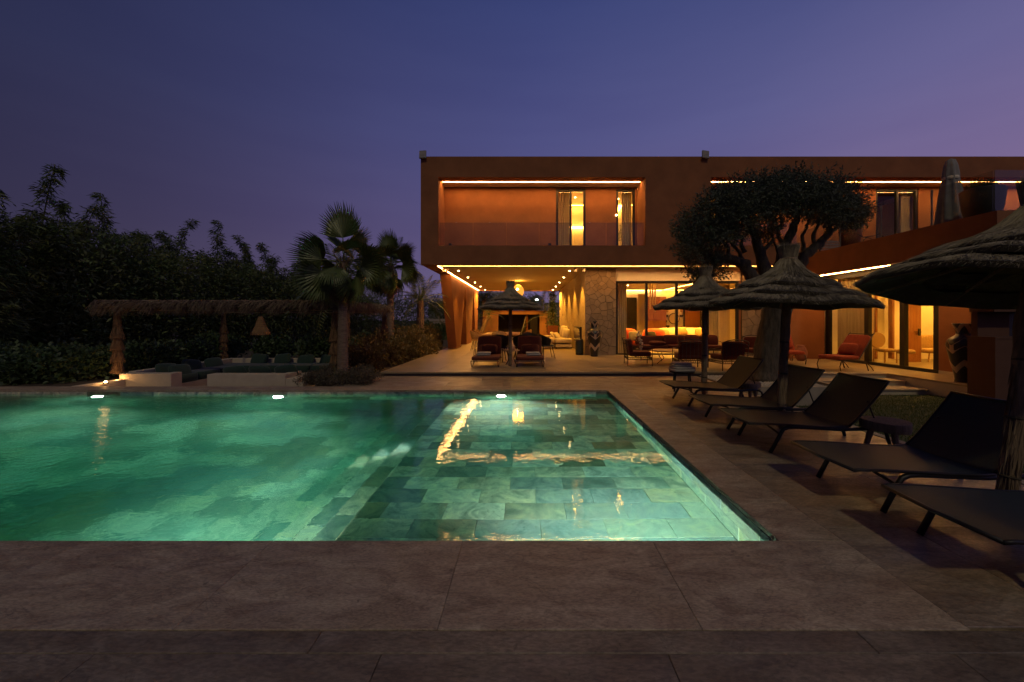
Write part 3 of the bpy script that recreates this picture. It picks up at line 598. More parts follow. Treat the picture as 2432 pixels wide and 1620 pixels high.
curtain(15.65, 15.98, 15.85, 3.87, 6.8, 'sheer', label='white curtain in the unlit upper window behind the closed parasol', folds=4)
# living room
vb('living_wall', 'cream', (3.3, 12.2, 23.0, 23.1, .10, 3.4), (2.71, 2.8, 15.81, 23.1, .10, 3.4), (12.201, 12.3, 15.9, 23.1, .10, 3.4), (9.72, 12.2, 15.85, 15.95, .10, 3.4))
vb('living_ceiling', 'cream', (2.801, 12.2, 15.81, 22.999, 3.32, 3.4)); vb('living_floor', 'terrace', (2.801, 12.2, 15.801, 22.999, .056, .104))
strip('s', 8.22, 8.27, 18.0, 22.80, 3.317, 3.34, mat='strip_hot'); strip('s', 8.3, 9.5, 22.80, 22.85, 3.317, 3.34, mat='strip_hot'); strip('s', 3.0, 8.2, 22.90, 22.95, 3.317, 3.34); strip('s', 3.8, 8.6, 16.1, 16.16, 3.317, 3.34, mat='strip_hot')
strip('s', 4.2, 4.25, 17.0, 22.6, 3.317, 3.34, mat='strip_hot')
vb('dark_window', 'black', (5.90, 6.66, 22.93, 22.998, .12, 2.88)); MB().box(5.98, 6.60, 22.915, 22.928, .2, 2.8).build('pane', mt['glass'], villa)
window(villa, 'y', 22.90, 9.50, 10.55, .104, 2.72, [], .06, .08, name='door_frame', skip=(0,))
dr = MB().box(9.57, 10.48, 22.91, 22.97, .12, 2.66).build('wooden_door', mt['wood'], villa); MB().box(10.36, 10.42, 22.86, 22.909, 1.05, 1.15).build('handle', mt['black'], dr)
curtain(3.76, 4.20, 15.95, .12, 3.2, 'curtain', label='ochre curtain behind the left edge of the big window', folds=5)
curtain(6.66, 7.12, 22.8, .12, 3.1, 'sheer', label='cream curtain on the back wall beside the dark inner window', folds=6)
curtain(7.55, 8.1, 16.0, .12, 3.2, 'curtain', label='ochre curtain to the right of the thatched parasol pole', folds=6)
curtain(8.1, 8.62, 16.1, .12, 3.2, 'sheer', label='sheer curtain in the last pane of the big window', folds=7)
cup = E('carved_cupboard', (7.7, 22.6, .104), 'tall carved wooden cupboard panels on the living room back wall', 'cupboard')
MB().box(7.14, 8.28, 22.5, 22.98, .104, 2.9).build('carcass', mt['wood'], cup)
for i in range(3):
    for k in range(6): MB().box(7.18+i*.36, 7.50+i*.36, 22.47, 22.499, .18+k*.45, .58+k*.45).build('carved_panel', mt['wood'], cup, bevel=.008, seg=1)
mir = E('round_mirror', (8.92, 22.95, 1.6), 'round wall mirror among small baskets on cream wall', 'mirror')
def ydisc(c, r, t, n=28):
    m = MB(); m.lathe([(.001, 0), (r, 0), (r, t), (.001, t)], n); m.v = [(c[0]+v[0], c[1]-v[2], c[2]+v[1]) for v in m.v]; return m
ydisc((8.92, 22.99, 1.6), .34, .03).build('frame', mt['darkwood'], mir); ydisc((8.92, 22.959, 1.6), .30, .012).build('glass', M('mirror_face', (.55, .45, .3), .08, metal=1), mir)
for i, (a, b) in enumerate(((1584, 738), (1583, 750), (1580, 763), (1586, 775), (1619, 738), (1618, 750), (1622, 778))):
    p = W(a, b, 22.93); k = .10 if b != 738 else .09
    m = MB(); m.lathe([(.02, 0), (k, .04), (k*1.1, k*1.6 if b != 738 else .34), (.01, k*1.7 if b != 738 else .42)], 12, p+Vector((0, 0, -.1)))
    tag(m.build('wall_basket', mt['darkwood'] if b != 738 else mt['rattan'], at=p), ['pale hanging basket upper left of the round mirror', 'dark basket left of the round mirror, second from the top', 'dark basket left of the round mirror, third from the top', 'lowest dark basket left of the round mirror', 'pale hanging basket upper right of the round mirror', 'dark basket right of the round mirror near the top', 'lowest dark basket right of the round mirror by the door'][i], 'basket', 'baskets around the mirror')
# interior of the wing
vb('wing_room_wall', 'cream', (11.15, 12.86, 13.95, 14.05, .10, 3.13), (13.42, 16.6, 13.95, 14.05, .10, 3.13), (12.861, 13.419, 13.95, 14.05, 2.5, 3.13), (16.601, 16.7, 9.2, 18, .10, 3.13), (11.15, 16.6, 17.6, 17.7, .10, 3.13), (11.10, 11.149, 14.06, 17.7, .10, 3.13), (11.301, 16.6, 9.201, 9.26, .1, 3.13))
vb('wing_room_floor', 'terrace', (11.145, 16.6, 9.27, 17.6, .101, .108))
vb('wing_room_ceiling', 'cream', (11.15, 16.6, 14.06, 17.6, 3.05, 3.13))
vb('door_jamb', 'wood', (12.80, 12.87, 13.90, 14.06, .11, 2.5), (13.41, 13.49, 13.90, 14.06, .11, 2.5), (12.80, 13.49, 13.899, 14.061, 2.501, 2.58))
strip('s', 11.4, 16.4, 13.6, 13.66, 3.129, 3.14, mat='strip_hot'); strip('s', 11.5, 16.4, 17.3, 17.36, 3.047, 3.06, mat='strip_hot'); strip('s', 16.3, 16.36, 9.5, 13.5, 3.129, 3.14, mat='strip_hot')
for x in (12.3, 14.05): vb('wall_switch', 'black', (x-.05, x+.05, 13.93, 13.949, 1.15, 1.27))
wd_ = E('panel_door', (13.05, 12.85, .11), 'open wooden door with a dark handle inside the side wing', 'door')
m = MB().obox((13.05, 12.85, 1.36), (.60, .05, 2.5)); m.build('leaf', mt['wood'], wd_)
m = MB().box(13.24, 13.31, 12.80, 12.824, 1.0, 1.24); m.box(13.08, 13.30, 12.76, 12.79, 1.12, 1.14); m.build('handle', mt['black'], wd_)
curtain(12.42, 13.75, 11.30, .12, 3.05, 'curtain', ax='x', label='ochre curtain behind the first glass of the wing sliding door', folds=9, amp=.05)
# roof floodlights and terrace spot lights
def flood(x, label, lean):
    r = E('roof_floodlight', (x, FY-.02, RT), label, 'floodlight')
    MB().obox((x, FY-.05, RT+.05), (.26, .07, .34), (R(-18), R(lean), 0)).build('housing', mt['grey_fab'], r, bevel=.01, seg=1)
    MB().obox((x+.005, FY-.10, RT-.04), (.12, .01, .05), (R(-18), R(lean), 0)).build('lens', EM('flood_lens', (1, .3, .15), .35), r); MB().box(x-.03, x+.03, FY-.03, FY+.1, RT-.08, RT-.0).build('bracket', mt['black'], r)
flood(W(1005, 0, FY).x, 'small floodlight on the left corner of the roof', -3); flood(W(1674, 0, FY).x, 'small floodlight on the roof edge above the olive tree', 9)
for x, l in ((1054, 'outer spot camera under the soffit by the light strip corner'), (1062, 'inner spot camera under the soffit by the light strip corner'), (1367, 'white spot lamp under the soffit left of the stone pier'), (1387, 'white spot lamp under the soffit at the stone pier edge')):
    X = W(x, 0, 15.2).x; r = E('spot_lamp', (X, 15.2, SF), l, 'spot lamp', 'spot lamps under the soffit')
    MB().lathe([(.001, 0), (.055, 0), (.06, .05), (.06, .14), (.001, .15)], 14, (X, 15.2, SF-.17)).build('housing', mt['cream'], r); MB().box(X-.02, X+.02, 15.18, 15.22, SF-.02, SF).build('mount', mt['cream'], r)
    MB().lathe([(.001, 0), (.035, 0), (.035, .006), (.001, .006)], 14, (X, 15.2, SF-.178)).build('lens', mt['black'], r)
def downlight(x, y, z, label, power, cone=80, grp='downlights in the terrace ceiling', blend=.5, cat='downlight', soft=.03):
    r = E('downlight', (x, y, z), label, cat, grp)
    MB().lathe([(.055, 0), (.075, 0), (.075, .006), (.055, .006)], 18, (x, y, z-.007)).build('trim', mt['cream'], r)
    MB().lathe([(.001, -.022), (.018, -.019), (.030, -.009), (.034, .004), (.001, .005)], 18, (x, y, z-.008)).build('lens', mt['spot'], r)
    ld = bpy.data.lights.new('downlight_beam', 'SPOT'); ld.energy = power; ld.color = (1, .44, .045); ld.spot_size = R(cone); ld.spot_blend = blend; ld.shadow_soft_size = soft
    link('downlight_beam', ld, r, (0, 0, -.06)); return r
od = ('first', 'second', 'third', 'fourth', 'fifth')
for i, y in enumerate((16.2, 18.75, 21.3, 23.9, 26.6)):
    downlight(-2.91, y, SF, f'{od[i]} ceiling downlight from the front in the row along the slanted columns', 170 if i < 4 else 600, 70 if i < 4 else 165)
    downlight(1.835, y, SF, f'{od[i]} ceiling downlight from the front in the row along the stone wall', 400 if i < 4 else 700, 84 if i < 4 else 165)
for i, p in enumerate(((7.1, 18.4), (5.2, 19.5), (9.2, 18.6))): downlight(p[0], p[1], 3.32, ('living room downlight above the carved cupboard', 'living room downlight near the red armchair', 'living room downlight near the wooden door')[i], 1300, 130, 'downlights in the living room')
for i, p in enumerate(((13.2, 11.2), (14.6, 12.6), (14.5, 15.6))): downlight(p[0], p[1], 3.132 if i < 2 else 3.05, ('wing downlight nearest the sliding door', 'wing downlight above the wooden door', 'wing downlight in the inner room')[i], 330, 130, 'downlights in the side wing')
downlight(2.2, 17.2, 7.1, 'bedroom downlight behind the narrow balcony window', 130, 130, 'downlights upstairs'); downlight(4.2, 17.4, 7.1, 'bedroom downlight behind the right balcony window', 120, 130, 'downlights upstairs')
# small bright sconce at the edge of the right balcony window
sc = E('wall_sconce', W(1464, 511, 15.48), 'tiny bright sconce at the edge of the balcony window', 'sconce'); m = MB().cushion(W(1464, 511, 15.47), (.05, .05, .05), 1, nu=10, nv=6); m.build('bulb', EM('sconce_bulb', (1, .7, .35), 60), sc); MB().obox(W(1464, 511, 15.49), (.03, .02, .12)).build('plate', mt['black'], sc)
# fireplace wall at the end of the wing
fp = E('outdoor_oven', (10.4, 8.2, -.25), 'terracotta outdoor oven block with a dark niche beneath a heavy hood', 'outdoor oven')
MB().box(9.58, 11.9, 7.75, 8.24, -.42, 1.15).build('counter', mt['brown'], fp); MB().box(9.57, 11.92, 7.74, 8.245, 1.151, 1.19).build('counter_top', mt['brown'], fp)
MB().box(9.62, 11.9, 7.80, 8.24, 1.71, 2.02).build('hood', mt['brown'], fp); MB().box(10.35, 11.9, 8.16, 8.242, 1.192, 1.709).build('niche', mt['black'], fp); MB().box(9.66, 10.34, 8.12, 8.24, 1.192, 1.709).build('side_wall', mt['brown'], fp)
# ------------------------------------------------------------------ plants
def cat(*parts):
    V = []; Fs = []; b = 0
    for v, f in parts: V.append(v); Fs.append(f+b); b += len(v)
    return np.concatenate(V), np.concatenate(Fs)
def part_mesh(name, me, parent, loc=(0, 0, 0)): return link(name, me, parent, loc)
# bamboo clumps
def bamboo_proto(seed, H):
    rg = np.random.default_rng(seed); stem = MB(); PP = []; DD = []; LL = []
    for c in range(7):
        a = rg.uniform(0, 6.28); r0 = rg.uniform(0, .35); lean = rg.uniform(.05, .16)*H; h = H*rg.uniform(.55, .86) if c else H
        b = np.array([r0*math.cos(a), r0*math.sin(a), 0]); t = np.linspace(0, 1, 9)
        pts = b+np.stack([lean*t**2.2*math.cos(a+.4), lean*t**2.2*math.sin(a+.4), h*t], 1)
        stem.tube([tuple(p) for p in pts], [.03*(1-.8*x)+.004 for x in t], 5)
        k = 150
        tt = rg.uniform(.10, 1, k)**.85; cen = b+np.stack([lean*tt**2.2*math.cos(a+.4), lean*tt**2.2*math.sin(a+.4), h*tt], 1)
        rad = (.15+.50*np.sin(np.pi*np.clip(tt, 0, 1)**.75))*(.62 if h > .9*H else 1)
        ang = rg.uniform(0, 6.28, k); rr = rad*np.sqrt(rg.random(k))
        tips = cen+np.stack([rr*np.cos(ang), rr*np.sin(ang), rr*.35*rg.normal(size=k)], 1)
        for q in range(k):
            n = 11; f = rg.random(n)[:, None]
            p = cen[q]*(1-f)+tips[q]*f+rg.normal(size=(n, 3))*.05; d = np.stack([np.cos(ang[q]+rg.normal(size=n)*.9), np.sin(ang[q]+rg.normal(size=n)*.9), rg.normal(size=n)*.55-.15], 1)
            PP.append(p); DD.append(d); LL.append(rg.uniform(.10, .24, n))
    V, Fc = leaves(np.concatenate(PP), np.concatenate(DD), np.concatenate(LL), np.concatenate(LL)*.085, .25)
    return stem.mesh('stem', mt['bamboo_stem'], smooth=True), fast_mesh('leaves', V, Fc, mt['bamboo_leaf'])
BP = [bamboo_proto(s, 6.0) for s in (1, 2, 3, 4)]
# (photo x of the tip, photo y of the tip, depth)
bam = [(-30, 375, 10.6, 'bamboo clump cut off by the edge of the view, first in the hedge'), (72, 408, 12.2, 'tallest bamboo clump near the start of the dark hedge, a broad feathery plume'), (140, 488, 13.3, 'bamboo clump with a flat dark top beside the tallest plume'),
       (205, 478, 14.6, 'bamboo clump with a small open crest, fourth in the hedge'), (285, 482, 15.7, 'bamboo clump with a tall slender plume above the pergola corner'), (330, 556, 16.6, 'low bamboo clump in the dip after the slender plume'),
       (382, 516, 17.8, 'narrow pointed bamboo clump standing alone above the hedge line'), (462, 568, 18.8, 'bamboo clump with a rounded top over the middle of the pergola'), (520, 538, 19.8, 'bamboo clump with a twin feathery top over the hanging basket lamp'),
       (578, 572, 20.8, 'bamboo clump behind the pergola, just before the paired plumes'), (620, 570, 22, 'bamboo clump with two paired plumes'), (676, 590, 23.5, 'small bamboo clump showing just before the big fan palm'), (725, 604, 25.5, 'bamboo clump half hidden behind the big fan palm'), (790, 620, 27.5, 'farthest bamboo clump behind the palm trunks')]
for i, (a, b, Y, lab) in enumerate(bam):
    p = W(a, b, Y); s = (p.z+.03)/6.0*1.02; h = random.uniform(0, 6.28)
    r = E('bamboo', (p.x, Y, -.03), lab, 'bamboo', 'bamboo clumps of the garden hedge')
    for nm, me in (('stem', BP[i % 4][0]), ('leaves', BP[i % 4][1])): part_mesh(nm, me, r)
    r.scale = (1.25, 1.25, s); r.rotation_euler.z = h
# dense dark filler hedge behind the bamboo (reads as one mass)
n = 130000; y = RNG.uniform(8.5, 34, n); zt = 4.85-.055*(y-9)+.25*np.sin(y*1.9)+.2*np.sin(y*4.3+1)
P = np.stack([-15.2+.06*(y-9)+RNG.normal(size=n)*.55-RNG.random(n)*1.2-(y < 12)*.9, y, RNG.random(n)**.8*zt], 1); k = RNG.random(n) < .35
P[k] = np.stack([RNG.uniform(-15, 1, k.sum()), RNG.uniform(33.5, 36, k.sum()), RNG.random(k.sum())**.9*(3.6+.4*np.sin(P[k, 1]*7))], 1)
D = RNG.normal(size=(n, 3)); L = RNG.uniform(.10, .22, n); V, Fc = leaves(P, D, L, L*.17, .1)
o = link('hedge', fast_mesh('hedge', V, Fc, mt['bamboo_leaf'])); o['kind'] = 'stuff'
# leafy shrubs
def shrub_proto(seed, n, leaf, mat, flat=.8, R_=.6, tall=.0):
    rg = np.random.default_rng(seed); k = 16; c = rg.normal(size=(k, 3)); c = unit(c)*rg.uniform(.25, .72, (k, 1))*R_; c[:, 2] = np.abs(c[:, 2])*flat+.25*R_
    who = rg.integers(0, k, n); off = unit(rg.normal(size=(n, 3)))*(rg.random((n, 1))**.45)*R_*.42; P = c[who]+off; P[:, 2] = np.abs(P[:, 2]*(1+tall))
    D = off+rg.normal(size=(n, 3))*.25*R_; D[:, 2] += .15; L = rg.uniform(.7, 1.3, n)*leaf
    V, Fc = leaves(P, D, L, L*.26, .1); st = MB()
    for q in range(k): st.tube([(0, 0, 0), tuple(c[q]*.5+np.array([0, 0, .02])), tuple(c[q])], [.012, .009, .004], 4)
    return st.mesh('stem', mt['bark']), fast_mesh('leaves', V, Fc, mt[mat])
SP = [shrub_proto(s, 2600, .085, 'bush_leaf') for s in (21, 22, 23)]; SB = [shrub_proto(s, 3000, .060, 'brown_leaf', .6) for s in (31, 32)]
def shrub(x, y, z, proto, sc, label, group): 
    r = E('shrub', (x, y, z), label, 'shrub', group)
    for nm, me in (('stem', proto[0]), ('leaves', proto[1])): part_mesh(nm, me, r)
    r.scale = sc; r.rotation_euler.z = random.uniform(0, 6.28)
hb = [(-5.0, 11.4, 1.15, 'first big shrub of the hedge right of the palm trunk'), (-5.3, 12.5, 1.35, 'dark shrub behind the first one, under the pergola arm'), (-4.85, 13.3, 1.45, 'shrub in the hedge with its leaves catching the terrace light'), (-4.6, 14.6, 1.6, 'broad lit shrub in the middle of the terrace hedge'),
      (-5.6, 15.2, 1.5, 'dim shrub at the foot of the second fan palm'), (-4.6, 16.0, 1.7, 'lit shrub in the terrace hedge, second before the slanted column'), (-4.75, 17.4, 1.6, 'warm lit shrub right beside the first slanted column'), (-5.9, 17.2, 1.6, 'dim shrub behind the lit terrace hedge'), (-4.9, 19.3, 1.5, 'shrub growing behind the first slanted column')]
SG = [shrub_proto(s, 2800, .075, 'lit_leaf') for s in (51, 52)]
for i, (x, y, h, l) in enumerate(hb): shrub(x, y, -.03, SG[i % 2], (1.45, 1.45, h*1.25), l, 'shrubs along the terrace edge')
lb = [(-5.15, 9.15, .62, 'low brown shrub nearest the white stepped wall'), (-4.55, 9.05, .70, 'low brown shrub at the foot of the big fan palm'), (-3.95, 9.25, .66, 'low brown shrub beside the terrace corner'), (-4.9, 9.75, .85, 'low shrub behind the big fan palm trunk'), (-4.25, 9.8, .75, 'low brown shrub at the end of the planting bed')]
for i, (x, y, h, l) in enumerate(lb): shrub(x, y, -.03, SB[i % 2], (.86, .62, h), l, 'low shrubs around the fan palm')
lf = [(-12.4, 9.6), (-11.6, 10.1), (-13.2, 10.3), (-12.3, 11.2), (-11.4, 11.6), (-13.4, 9.3), (-11.5, 12.9), (-11.6, 14.4), (-9.6, 14.5), (-8.0, 14.6), (-6.6, 14.7), (-14.2, 9.9)]
ln = ['low shrub at the left edge by the pool, second of the row', 'low shrub just left of the shaggy thatched post', 'low shrub behind the front row at the dark left edge', 'round shrub behind the shaggy post, nearer the bamboo', 'shrub right behind the shaggy thatched post', 'first low shrub by the pool at the left edge', 'shrub along the side of the sunken lounge, nearest the post', 'shrub at the far corner of the sunken lounge', 'shrub behind the back seat of the sunken lounge, first from the corner', 'shrub behind the back seat under the basket lamp', 'shrub behind the back seat near the far pergola post', 'outermost low shrub in the dark corner']
for i, (x, y) in enumerate(lf): shrub(x, y, -.03, SP[i % 3], (1.7, 1.5, 1.45 if i < 7 else 1.7), ln[i], 'dark shrubs around the sunken lounge')

# fan palms
def fan_leaf(seed, R_, n=34, span=2.5, droop=.12, bend=.3):
    rg = np.random.default_rng(seed); m = MB(); L0 = .66*R_
    m.tube([(0, 0, 0), (L0*.5, 0, .04), (L0, 0, 0)], [.016, .013, .009], 5)
    for i in range(n):
        a = (i/(n-1)-.5)*2*span/2*1.0; l = R_*(1-.28*(abs(a)/(span/2))**2)*rg.uniform(.93, 1.05); d = Vector((math.cos(a), math.sin(a), 0)); s = Vector((-d.y, d.x, 0))
        w = R_*span/n*.42; o = Vector((L0, 0, 0)); z = lambda t: -droop*R_*t*t+bend*.12*R_*(abs(a)/1.2)
        p1 = o+d*l*.55+Vector((0, 0, z(.55))); p2 = o+d*l*.80+Vector((0, 0, z(.8)-.01)); p3 = o+d*l+Vector((0, 0, z(1)-rg.uniform(0, .12)*R_))
        f = Vector((0, 0, w*.7*(1 if i % 2 else -1)))
        m.add([o, p1-s*w+f, p1+s*w-f, p2-s*w*.55, p2+s*w*.55, p3], [(0, 1, 2), (1, 3, 4, 2), (3, 5, 4)])
    return m
def fan_palm(base, h, rt, R_, seed, label, nl=18, rot=0, group='fan palms by the pergola'):
    rg = random.Random(seed); r = E('fan_palm', base, label, 'palm tree', group)
    tk = MB(); k = 44; prof = []
    for i in range(k+1):
        t = i/k; rr = rt*(1.25-.42*t+.35*max(0, .08-t)/.08)*(1+.05*(i % 2)+rg.uniform(-.02, .03)); prof.append((rr, h*t))
    tk.lathe(prof, 14, base); tk.build('trunk', mt['palmbark'], r)
    bt = MB()
    for i in range(26):
        a = rg.uniform(0, 6.28); z = h-rg.uniform(0, .5); c = Vector(base)+Vector((math.cos(a)*rt*.8, math.sin(a)*rt*.8, z)); q = c+Vector((math.cos(a)*.12, math.sin(a)*.12, .16)); bt.tube([c, q], [.022, .008], 5)
    bt.build('leaf_base', mt['dry_leaf'], r, kind='stuff')
    LM = [fan_leaf(seed+i, R_, droop=(.10, .28, .45)[i], span=2.7).mesh('frond', mt['palm_leaf']) for i in range(3)]
    DM = fan_leaf(seed+9, R_*.8, 22, 1.6, .7).mesh('frond', mt['dry_leaf'])
    hero = [(82, -90, 0, 1.2), (28, 176, 62, 1.05), (2, 188, 78, 1.1), (-38, 196, 70, 1.05), (14, -6, -60, 1.1), (-18, 8, -75, 1.0), (-48, -14, -70, 1.05), (-62, 215, 60, 1.0), (-58, -40, -50, 1.0), (48, 120, 30, 1.0), (55, 40, -35, 1.0), (20, 90, 0, 1.0), (-10, 130, 40, 1.0), (-12, 50, -40, 1.0), (35, -60, 20, .95), (-30, -95, 0, .95), (-45, 100, 0, 1), (-70, -110, 20, .9)]
    for i, (e, a, ro, s) in enumerate(hero[:nl]):
        e, a, ro = e+rg.uniform(-8, 8), a+rot+rg.uniform(-8, 8), ro+rg.uniform(-12, 12); o = link('frond', LM[0 if e > 40 else 1 if e > -20 else 2], r, (0, 0, h-.02))
        o.rotation_euler = Euler((R(ro), -R(e), R(a))); s *= rg.uniform(.92, 1.05); o.scale = (s, s, s)
    for i in range(10):
        o = link('dead_frond', DM, r, (0, 0, h-.1)); o.rotation_euler = Euler((rg.uniform(-.3, .3), 1.15+rg.uniform(-.15, .2), i*.63+.4))
    return r
fan_palm((-4.66, 9.6, -.03), 3.05, .105, .74, 5, 'big fan palm with a pale ringed trunk in front of the pergola corner', 18)
fan_palm((-5.4, 15.0, -.03), 3.7, .12, .82, 8, 'smaller fan palm behind the lit hedge near the villa', 17, -24)
# feather palms
def frond(L, seed, wl_=.28, droop=.5, n=26):
    rg = np.random.default_rng(seed); m = MB(); pts = [Vector((L*t*(1-.1*t), 0, L*(.35*t-droop*t*t*1.1))) for t in np.linspace(0, 1, 9)]
    m.tube(pts, [.02*(1-.8*t) for t in np.linspace(0, 1, 9)], 4)
    for i in range(n):
        t = .12+.86*i/n; p = Vector((L*t*(1-.1*t), 0, L*(.35*t-droop*t*t*1.1))); ll = wl_*L*math.sin(math.pi*(t*.8+.15))
        for s in (-1, 1):
            d = Vector((.55, s, -.25+rg.uniform(-.1, .1))).normalized(); q = p+d*ll; w = Vector((.5, -s*.2, .1)).normalized()*.014*L/1.6
            m.add([p-w*.6, p+d*ll*.5-w, q, p+d*ll*.5+w], [(0, 1, 2, 3)])
    return m
def feather_palm(base, h, rt, L, seed, label, nl=18, lean=(0, 0), mat='palm_leaf', group='feather palms in the garden'):
    rg = random.Random(seed); r = E('feather_palm', base, label, 'palm tree', group); b = Vector(base)
    tk = MB(); top = b+Vector((lean[0], lean[1], h)); k = 14
    tk.tube([b.lerp(top, i/k)+Vector((0, 0, 0)) for i in range(k+1)], [rt*(1.2-.3*i/k)*(1+.08*(i % 2)) for i in range(k+1)], 10); tk.build('trunk', mt['palmbark'], r)
    LM = [frond(L, seed+i, droop=(.3, .55, .8)[i]).mesh('frond', mt[mat]) for i in range(3)]
    for i in range(nl):
        a = i*2.39996+rg.uniform(-.3, .3); e = 1.1-1.5*(i/(nl-1)); o = link('frond', LM[0 if e > .5 else 1 if e > 0 else 2], r, top-b); o.rotation_euler = Euler((0, -e, a)); s = rg.uniform(.85, 1.1); o.scale = (s, s, s)
feather_palm((-4.6, 16.4, -.03), 2.4, .15, 1.5, 41, 'dark feather palm close to the left end of the villa', 18)
feather_palm((-6.8, 14.2, -.03), 2.9, .16, 2.2, 45, 'feather palm arching over the pergola behind the big fan palm', 16)
feather_palm((-7.0, 19.5, -.03), 4.4, .15, 1.7, 43, 'feather palm with a tip rising behind the big fan palm', 16)

# olive tree
ol = E('olive_tree', (5.86, 9.3, .1), 'old olive tree with a twisted trunk and a wide dark crown beside the loungers', 'tree')
O = lambda a, b, Y=9.3: W(a, b, Y)
rg = random.Random(4)
def wob(pts, k=4, amp=.03):
    out = []
    for a, b in zip(pts[:-1], pts[1:]):
        for i in range(k): out.append(a.lerp(b, i/k)+Vector((rg.uniform(-amp, amp), rg.uniform(-amp, amp), 0)))
    return out+[pts[-1]]
def limb(name, pts, r0, r1, n=10, amp=.025):
    p = wob([O(*q) for q in pts], 4, amp); k = len(p); m = MB(); m.tube(p, [(r0+(r1-r0)*i/(k-1))*(1+rg.uniform(-.07, .09)) for i in range(k)], n); m.build(name, mt['bark'], ol, smooth=True); return p
m = MB(); tp = wob([O(1818, 908), O(1822, 870), O(1828, 820), O(1840, 760), O(1846, 715), O(1842, 680)], 4, .015); rr = np.interp(np.linspace(0, 1, len(tp)), [0, .08, .3, .7, .85, 1], [.42, .34, .29, .30, .36, .20]); 
m.tube(tp, list(rr), 20); 
o = m.build('trunk', mt['bark'], ol, smooth=True)
for v in o.data.vertices:
    a = math.atan2(v.co.y, v.co.x-(v.co.z*.10)); f = 1+.09*math.sin(5*a+2.2*v.co.z)+.05*math.sin(9*a-3*v.co.z); c = (v.co.z*.08); v.co.x = c+(v.co.x-c)*f; v.co.y *= f
limb('limb', [(1838, 730), (1805, 694), (1783, 655), (1768, 628), (1735, 615), (1698, 616), (1668, 600), (1650, 570)], .20, .05)
limb('limb', [(1842, 725), (1826, 665), (1808, 610), (1792, 560), (1770, 510)], .19, .06)
limb('limb', [(1850, 722), (1848, 660), (1858, 600), (1882, 545), (1900, 500)], .18, .06)
limb('limb', [(1856, 715), (1888, 655), (1910, 608), (1945, 580), (1965, 556), (1972, 520)], .17, .055)
for a in (((1768, 628), (1748, 590), (1722, 560)), ((1735, 616), (1725, 580), (1690, 540)), ((1768, 600), (1758, 560), (1740, 520)), ((1826, 660), (1850, 610), (1836, 560)), ((1808, 610), (1835, 570), (1838, 520)), ((1860, 600), (1850, 550), (1858, 505)), ((1910, 608), (1905, 560), (1925, 510)), ((1930, 590), (1936, 545), (1955, 500)), ((1945, 580), (1990, 540), (2010, 510)), ((1700, 616), (1680, 635), (1660, 640))):
    limb('branch', [tuple(q) for q in a], .055, .02, 7, .03)
cl = [(1668, 560, 46), (1640, 590, 30), (1700, 520, 52), (1650, 530, 34), (1740, 490, 52), (1720, 560, 32), (1785, 470, 50), (1830, 455, 48), (1875, 450, 50), (1920, 455, 48), (1965, 465, 46), (2005, 480, 42), (2035, 500, 22), (2020, 515, 24), (1760, 530, 38), (1810, 500, 44), (1860, 490, 40), (1910, 495, 42), (1960, 505, 40), (1995, 520, 26), (1790, 438, 26), (1840, 428, 24), (1890, 428, 24), (1940, 436, 22), (1700, 475, 30), (1655, 625, 26), (1690, 600, 24), (1640, 560, 24), (1985, 440, 26), (1745, 450, 28), (1820, 545, 24), (1700, 640, 20), (1665, 655, 18)]
PP, DD = [], []
for a, b, rp in cl:
    for Yo in (-1.0, -.45, .1, .6, 1.1):
        if rp < 28 and abs(Yo) > .9: continue
        Y = 9.3+Yo; c = np.array(O(a+rg.uniform(-9, 9), b+rg.uniform(-4, 10)+5*abs(Yo)+(8 if b < 480 else 0), Y)); r_ = rp*9.3/900*.86; ns = int(34+rp*.95)
        d = unit(RNG.normal(size=(ns, 3))); d[:, 2] = d[:, 2]*.75+.25; e = c+d*r_*(RNG.random((ns, 1))**.5)
        for q in range(ns):
            k = 9; tt = RNG.random((k, 1)); tw = unit(d[q]+RNG.normal(size=3)*.5); PP.append(e[q]+tw*tt*.24+RNG.normal(size=(k, 3))*.012); DD.append(tw*.6+RNG.normal(size=(k, 3))*.6)
for a, b, rp in cl:                                     # long twigs that stand out of the crown
    if b > 560: continue
    for q in range(16):
        Yo = rg.uniform(-.9, .9); c = np.array(O(a, b+(8 if b < 480 else 0)+5*abs(Yo), 9.3+Yo)); d = unit(np.array([rg.gauss(0, 1), rg.gauss(0, .6), abs(rg.gauss(.5, .7))])[None])[0]; s0 = c+d*rp*9.3/900*.75; k = 16; tt = np.linspace(.1, 1, k)[:, None]
        PP.append(s0+d*tt*rg.uniform(.22, .42)+RNG.normal(size=(k, 3))*.008); DD.append(d*.9+RNG.normal(size=(k, 3))*.5)
P = np.concatenate(PP); D = np.concatenate(DD); L = RNG.uniform(.045, .085, len(P)); V, Fc = leaves(P-np.array(ol.location), D, L, L*.17)
link('crown', fast_mesh('crown', V, Fc, mt['olive_leaf']), ol)['kind'] = 'stuff'
